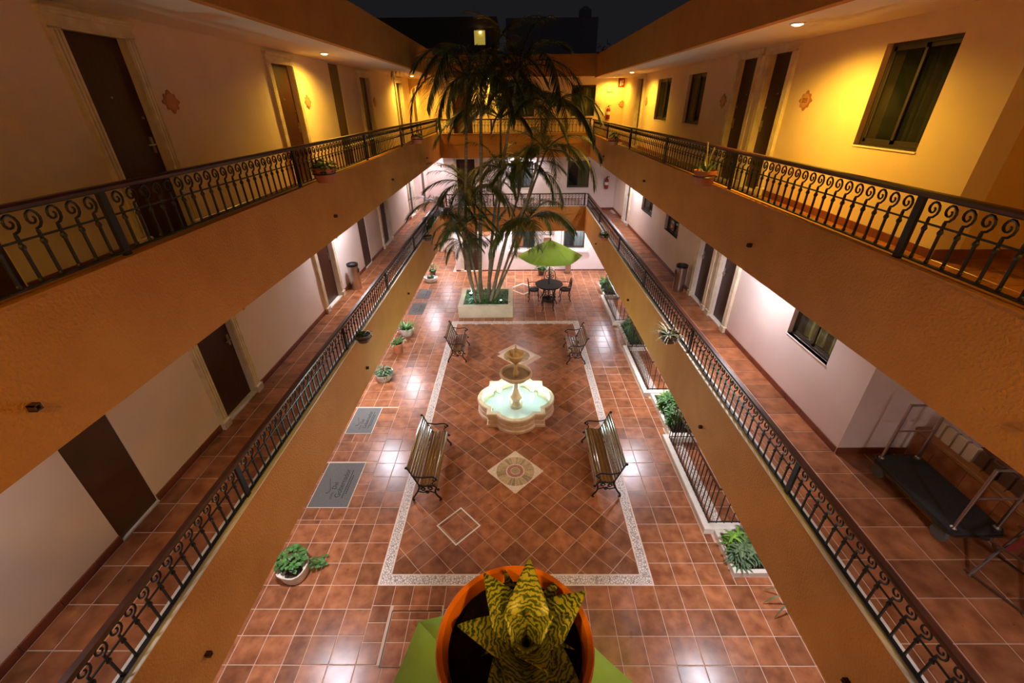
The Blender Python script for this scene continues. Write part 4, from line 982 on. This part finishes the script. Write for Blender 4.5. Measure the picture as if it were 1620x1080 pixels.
r = thing('potted_ivy', 'pale stone pot of bright green ivy on the left courtyard floor, nearest the camera', 'potted plant', (-3.66, 4.22, 0), .5, G_)
pot_body(r, .20, .24, 'potstone', .8, 18, .10, 1); bush(r, .36, 120, .19, .20, .075, 'leaf', 11, .09)
for o_ in r.children:
    if o_.name.startswith(('foliage', 'stem')): o_.location.y += .07
tr = MB()
for k in range(5): tr.tube([(.1, .02*k-.04, .22), (.28, .03*k-.06, .16), (.42, .06*k-.1, .04)], .004, 4)
for k in range(34): tr.leaf((.2+.008*k, random.uniform(-.12, .12), .18-.004*k), (random.uniform(-1, 1), random.uniform(-1, 1), .5), .07, .06, .8, 3)
obj('trailing_vine', tr, 'leaf', r, stuff=True)
r = thing('potted_silver_plant', 'white stone trough with a silvery leafed plant beside the left bench', 'potted plant', (-3.72, 9.95, 0), .3, G_)
pot_body(r, .22, .22, 'potstone', .8, 18, .14, 2); bush(r, .22, 150, .2, .24, .045, 'grey', 12, .10)
r = thing('potted_broadleaf', 'tall terracotta cylinder pot with a few broad green leaves on the left arcade', 'potted plant', (-3.70, 11.45, 0), 0, G_)
pot_body(r, .17, .34, 'pot', .85); strap(r, .34, 9, .32, .13, 'leaf', (.8, 1.8), 1.0, seed=13)
r = thing('potted_strap_plant', 'pale round pot with dark strappy leaves just beyond the terracotta cylinder', 'potted plant', (-3.68, 12.6, 0), 0, G_)
pot_body(r, .21, .26, 'potstone', .7, 20, .05, 3); strap(r, .26, 30, .46, .075, 'leaf', (.6, 2.0), 1.0, seed=14)
r = thing('potted_succulent', 'white stone bowl with pale green succulents at the far left arcade', 'potted plant', (-3.72, 17.5, 0), 0, G_)
pot_body(r, .24, .2, 'potstone', .75, 18, .1, 4); strap(r, .2, 22, .2, .06, 'grey', (.5, 2), .3, seed=15)
r = thing('potted_shrub', 'small dark shrub in a dark pot behind the white bowl, far left arcade', 'potted plant', (-3.75, 18.25, 0), 0, G_)
pot_body(r, .15, .25, 'potdark'); bush(r, .25, 90, .18, .45, .05, 'leaf', 16)
r = thing('potted_bush', 'leafy green bush in a dark pot against the far courtyard wall left of the bin', 'potted plant', (1.16, 18.25, 0), 0)
pot_body(r, .17, .3, 'potdark'); bush(r, .3, 170, .24, .6, .06, 'leaf', 17)
r = thing('round_disc', 'pale round disc shaped lantern standing behind the far round table', 'ornament', (1.52, 17.7, 0), 0)  # plain pale disc on a thin stand
obj('disc', MB().ball((0, 0, .42), .17, 20, 10, (1, .35, 1)), 'cream', r, smooth=True); obj('stand', MB().lathe([(.10, 0), (.10, .02), (.02, .05), (.02, .27)], 14), 'iron', r)

# ------------------------------------------------------------------ planting beds and curbed balcony rails on the right
BL = ['nearest the camera', 'second from the camera', 'third from the camera', 'farthest from the camera']
for i, (a, b, c, d) in enumerate(BEDS):
    r = thing('planting_bed', 'white rimmed planting bed of green shrubs along the right arcade, %s' % BL[i], 'planter', (a, c, 0), 0, 'planting beds along the right arcade')
    W2, L2 = b-a, d-c; k = .07
    e = MB().box(0, W2, 0, k, 0, .10).box(0, W2, L2-k, L2, 0, .10).box(0, k, k, L2-k, 0, .10).box(W2-k, W2, k, L2-k, 0, .10)
    obj('rim', e, 'marble', r); obj('soil', MB().box(k, W2-k, k, L2-k, -.01, .06), 'soil', r)
    rnd = random.Random(20+i)
    lf = MB(); lm = MB(); np_ = int(L2/.16)*(5 if i == 0 else 3)
    for q in range(np_):
        x, y = rnd.uniform(.10, W2-.12), .12+(L2-.24)*rnd.random(); h_ = rnd.uniform(.12, .40) if i else rnd.uniform(.08, .30)
        tg = lm if (rnd.random() < (.6 if i == 0 else .18) and y > L2*.5) else lf
        tg.tube([(x, y, .05), (x, y, .06+h_)], .006, 4)
        for z in range(3):
            for w2 in range(7):
                an = 2*PI*w2/7+rnd.random(); tg.leaf((x, y, .08+h_*(.35+.3*z)), (math.cos(an), math.sin(an), rnd.uniform(.2, .9)), rnd.uniform(.13, .22), .04, 1.0, 4, .2)
    obj('shrub_foliage', lf, 'grey' if i == 0 else 'leaf', r, stuff=True)
    if lm.v: obj('lime_foliage', lm, 'lime', r, stuff=True)
    if i == 0:
        for q in range(14):
            an = 2*PI*q/14; mb = MB().leaf((.16, .17, .10), (math.cos(an), math.sin(an), .45), .24, .034, .6, 5, .3); obj('leaf', mb, 'grey', r)
        for q in range(10):
            an = 2*PI*q/10; mb = MB().leaf((.33, .42, .22), (math.cos(an), math.sin(an), .45), .24, .06, .8, 5, .3); obj('leaf', mb, 'grey', r)
for i, (a, b, c, d) in enumerate(CURBS):
    r = thing('balcony_railing', 'white curb with a tall plain black bar railing along the right arcade, %s' % ['nearest the camera', 'middle of three', 'farthest of three'][i], 'railing', (a, c, 0), 0, 'curbed bar railings along the right arcade')
    W2, L2, k, h_ = b-a, d-c, .14, .13
    obj('curb', MB().cham(0, k, 0, L2, 0, h_, .01).cham(k, W2, 0, k, 0, h_, .01).cham(k, W2, L2-k, L2, 0, h_, .01), 'marble', r)
    x0, ya, yb, zt = .115, .125, L2-.125, 1.0
    for (p, q) in (((x0, ya), (x0, yb)), ((x0, ya), (W2, ya)), ((x0, yb), (W2, yb))):
        for z, rr in ((h_+.03, .012), (zt, .018)): obj('rail', MB().tube([(*p, z), (*q, z)], rr, 4), 'hand' if z > .5 else 'iron', r)
        n = max(2, int(math.dist(p, q)/.125))
        for k2 in range(n+1):
            if k2 == 0 and p == (x0, ya) and q != (x0, yb): continue
            if k2 == 0 and p == (x0, yb): continue
            t = k2/n; X, Y = p[0]+(q[0]-p[0])*t, p[1]+(q[1]-p[1])*t
            o = place(bpy.data.objects.new('bar', bpy.data.meshes.get('bar') or MB().box(-.007, .007, -.007, .007, h_, zt).mesh('bar', 'iron')), r, (X, Y, 0))
# curled strap leaves poking from under the right gallery edge
r = thing('drooping_plant', 'dark pot with drooping striped leaves beside the nearest planting bed', 'potted plant', (4.27, 3.75, 0), 0)
pot_body(r, .14, .22, 'potdark')
for k, (an, L_) in enumerate(((2.6, .55), (3.1, .62), (3.6, .60), (1.8, .5), (4.4, .55), (.5, .5), (5.4, .5))):
    obj('leaf', MB().leaf((0, 0, .19), (math.cos(an), math.sin(an), 1.1), L_, .034, 2.6, 9, .25, prof=lambda t: max(.03, (1-t)**.5)), 'grey', r, smooth=True)

# ------------------------------------------------------------------ alcove on the right middle gallery: tiled ledge, luggage trolley, rack
lw = thing('tiled_ledge', 'low terracotta tiled wall with wooden cap in the alcove of the right middle gallery', 'ledge', (5.08, 0, F1))
obj('ledge_core', MB().box(.012, .40, .4, 4.17, 0, .42), 'grout', lw)
f_ = frange(.4, 4.16, .385)
for p, q in zip(f_, f_[1:]): obj('wall_tile', MB().box(0, .014, p+.004, q-.004, .005, .385), 'tile', lw)
obj('ledge_cap', MB().cham(-.03, .42, .4, 4.17, .42, .455, .01), 'wood', lw)
for k in range(22):
    y = 4.02-.135*k
    obj('ledge_block', MB().cham(.06, .12, y-.052, y+.052, .455, .60+.06, .01), 'cream' if k < 4 else 'block2', lw)
    if k > 3: obj('ledge_batten', MB().box(.04, .06, y-.06, y+.06, .455, .49), 'wood', lw)
tr = thing('luggage_trolley', 'black decked hotel luggage trolley with steel posts in the right middle gallery alcove', 'trolley', (4.68, 3.37, F1))
obj('deck', MB().prism([(-.27, -.50), (-.22, -.55), (.24, -.55), (.29, -.50), (.29, .50), (.24, .55), (-.22, .55), (-.27, .50)], .19, .225), 'deck', tr)
obj('deck_edge', MB().prism([(-.28, -.50), (-.23, -.56), (.25, -.56), (.30, -.50), (.30, .50), (.25, .56), (-.23, .56), (-.28, .50)], .17, .192), 'alu', tr)
for sx in (-1, 1):
    for sy in (-1, 1):
        wh = obj('caster', MB().box(sx*.21-.03, sx*.21+.03, sy*.43-.02, sy*.43+.02, .12, .172), 'alu', tr)
        wb = MB().lathe([(.03, -.02), (.085, -.018), (.09, 0), (.085, .018), (.03, .02)], 16); wb.v = [(sx*.235+c, sy*.43+a, .09+b) for a, b, c in wb.v]
        obj('wheel', wb, 'wheel', wh, smooth=True)
        p_ = obj('post', MB().tube([(sx*.22+.01, sy*.49, .22), (sx*.22+.01, sy*.49, 1.05)], .017, 10), 'steel', tr, smooth=True)
        obj('post_collar', MB().lathe([(.034, .225), (.034, .24), (.02, .255)], 12, (sx*.22+.01, sy*.49)), 'steel', p_)
for sy in (-1, 1):
    obj('cross_rail', MB().tube([(-.21, sy*.49, .66), (.23, sy*.49, .66)], .012, 8), 'steel', tr); obj('cross_rail', MB().tube([(-.21, sy*.49, 1.04), (.23, sy*.49, 1.04)], .014, 8), 'steel', tr)
rk = thing('luggage_rack', 'dark folding luggage rack with crossed legs at the right edge of the middle gallery', 'luggage rack', (4.72, 2.42, F1), R(20))
for sy in (-.2, .2):
    obj('leg', MB().tube([(-.26, sy, 0), (.22, sy, .46)], .014, 6), 'closet', rk); obj('leg', MB().tube([(.26, sy+.03, 0), (-.22, sy+.03, .46)], .014, 6), 'closet', rk)
for x, z in ((.22, .46), (-.22, .46), (0.24, .02), (-.24, .02)): obj('crossbar', MB().tube([(x, -.22, z), (x, .25, z)], .012, 6), 'closet', rk)
for y in (-.12, 0, .13): obj('strap', MB().box(-.22, .22, y-.02, y+.02, .455, .46), 'redsign', rk)

# ------------------------------------------------------------------ the pot in front of the camera
fp = thing('orange_pot', 'round glazed orange pot with mottled snake plant hung on the near railing in the foreground', 'potted plant', (-.005, .425, 5.70))
obj('pot', MB().lathe([(.085, 0), (.09, .005), (.128, .16), (.138, .19), (.149, .195), (.150, .222), (.147, .228), (.137, .226), (.129, .200), (.124, .15), (.02, .14)], 48), 'potorange', fp, smooth=True)
obj('soil', MB().lathe([(.1285, .199), (.10, .180), (.05, .165), (.003, .160)], 32), 'potsoil', fp, smooth=True)
bk = MB().lathe([(.112, .10), (.122, .108), (.112, .116)], 32, cap=False); bk.tube([(-.08, -.08, .108), (-.08, -.225, .108)], .007, 4).tube([(.08, -.08, .108), (.08, -.225, .108)], .007, 4); obj('bracket', bk, 'iron', fp)
tri = lambda t: max(.02, min(1.0, .55+1.8*t)*min(1, (1-t)/.62)**.9)
for (az, el, L_, W, dr, r0, z0) in (
        (86, .95, .150, .062, .25, .014, .16), (128, .72, .150, .062, .35, .016, .155), (32, .62, .150, .064, .30, .016, .155),
        (168, .55, .135, .055, .55, .018, .15), (203, .30, .120, .045, .5, .018, .14), (268, .95, .15, .070, .55, .014, .16), (318, .45, .135, .058, .6, .016, .15),
        (235, .45, .130, .055, .5, .016, .145), (350, .35, .115, .035, .5, .02, .14), (60, .40, .130, .040, .2, .02, .15), (108, .40, .135, .034, .1, .022, .15), (296, 1.3, .11, .05, .5, .008, .17), (20, 1.6, .085, .042, .2, .006, .165), (150, 1.7, .08, .042, .2, .006, .165), (265, 1.9, .08, .042, .2, .006, .165)):
    a = R(az)
    mb = MB().leaf((.022+r0*math.cos(a), .0+r0*math.sin(a), z0+.045), (math.cos(a), math.sin(a), el), L_*.92, W*1.32, dr, 8, .35, prof=tri)
    o = obj('leaf', mb, 'snake', fp, smooth=True); md = o.modifiers.new('thick', 'SOLIDIFY'); md.thickness = .003

# ------------------------------------------------------------------ the night beyond the roof
r = thing('distant_building', 'dark building with one yellow lit opening above the far roof edge', 'building', (-7.0, 42, 0))
obj('facade', MB().box(-6, 5.6, 0, 6, 0, 12.75), 'facade2', r); obj('lit_window', MB().box(3.75, 4.62, -.06, -.02, 10.9, 11.85), 'litwin', r); obj('window_surround', MB().box(3.65, 4.72, -.03, 0, 10.8, 11.95), 'facade2', r); obj('lamp', MB().ball((4.25, -.10, 11.72), .07, 10, 6), 'lampwarm', r)
r = thing('distant_tower', 'tall grey tower faintly visible in the night sky right of the palm', 'building', (4.2, 49, 0))
obj('facade', MB().box(-5.0, 3.6, 0, 7, 0, 13.6), 'facade', r); obj('roof_tank', MB().lathe([(.6, 13.6), (.6, 14.4), (.2, 14.7)], 14, (2.6, 2)), 'facade', r)
r = thing('distant_tree', 'dark tree silhouette above the right end of the far roof edge', 'tree', (5.6, 31, 0))
obj('trunk', MB().tube([(0, 0, 0), (.1, 0, 4), (0, 0, 8)], [.2, .15, .08], 8), 'trunk', r)
rnd = random.Random(5); cr = MB()
for k in range(420):
    a, b, q = rnd.uniform(0, 2*PI), rnd.uniform(-1, 1), rnd.random()**.4; s = math.sqrt(1-b*b)
    cr.leaf((1.1*q*s*math.cos(a), 1.1*q*s*math.sin(a), 8.6+1.3*q*b), (rnd.uniform(-1, 1), rnd.uniform(-1, 1), rnd.uniform(-.5, 1)), .3, .14, .8, 3)
obj('crown', cr, 'frond', r, stuff=True)
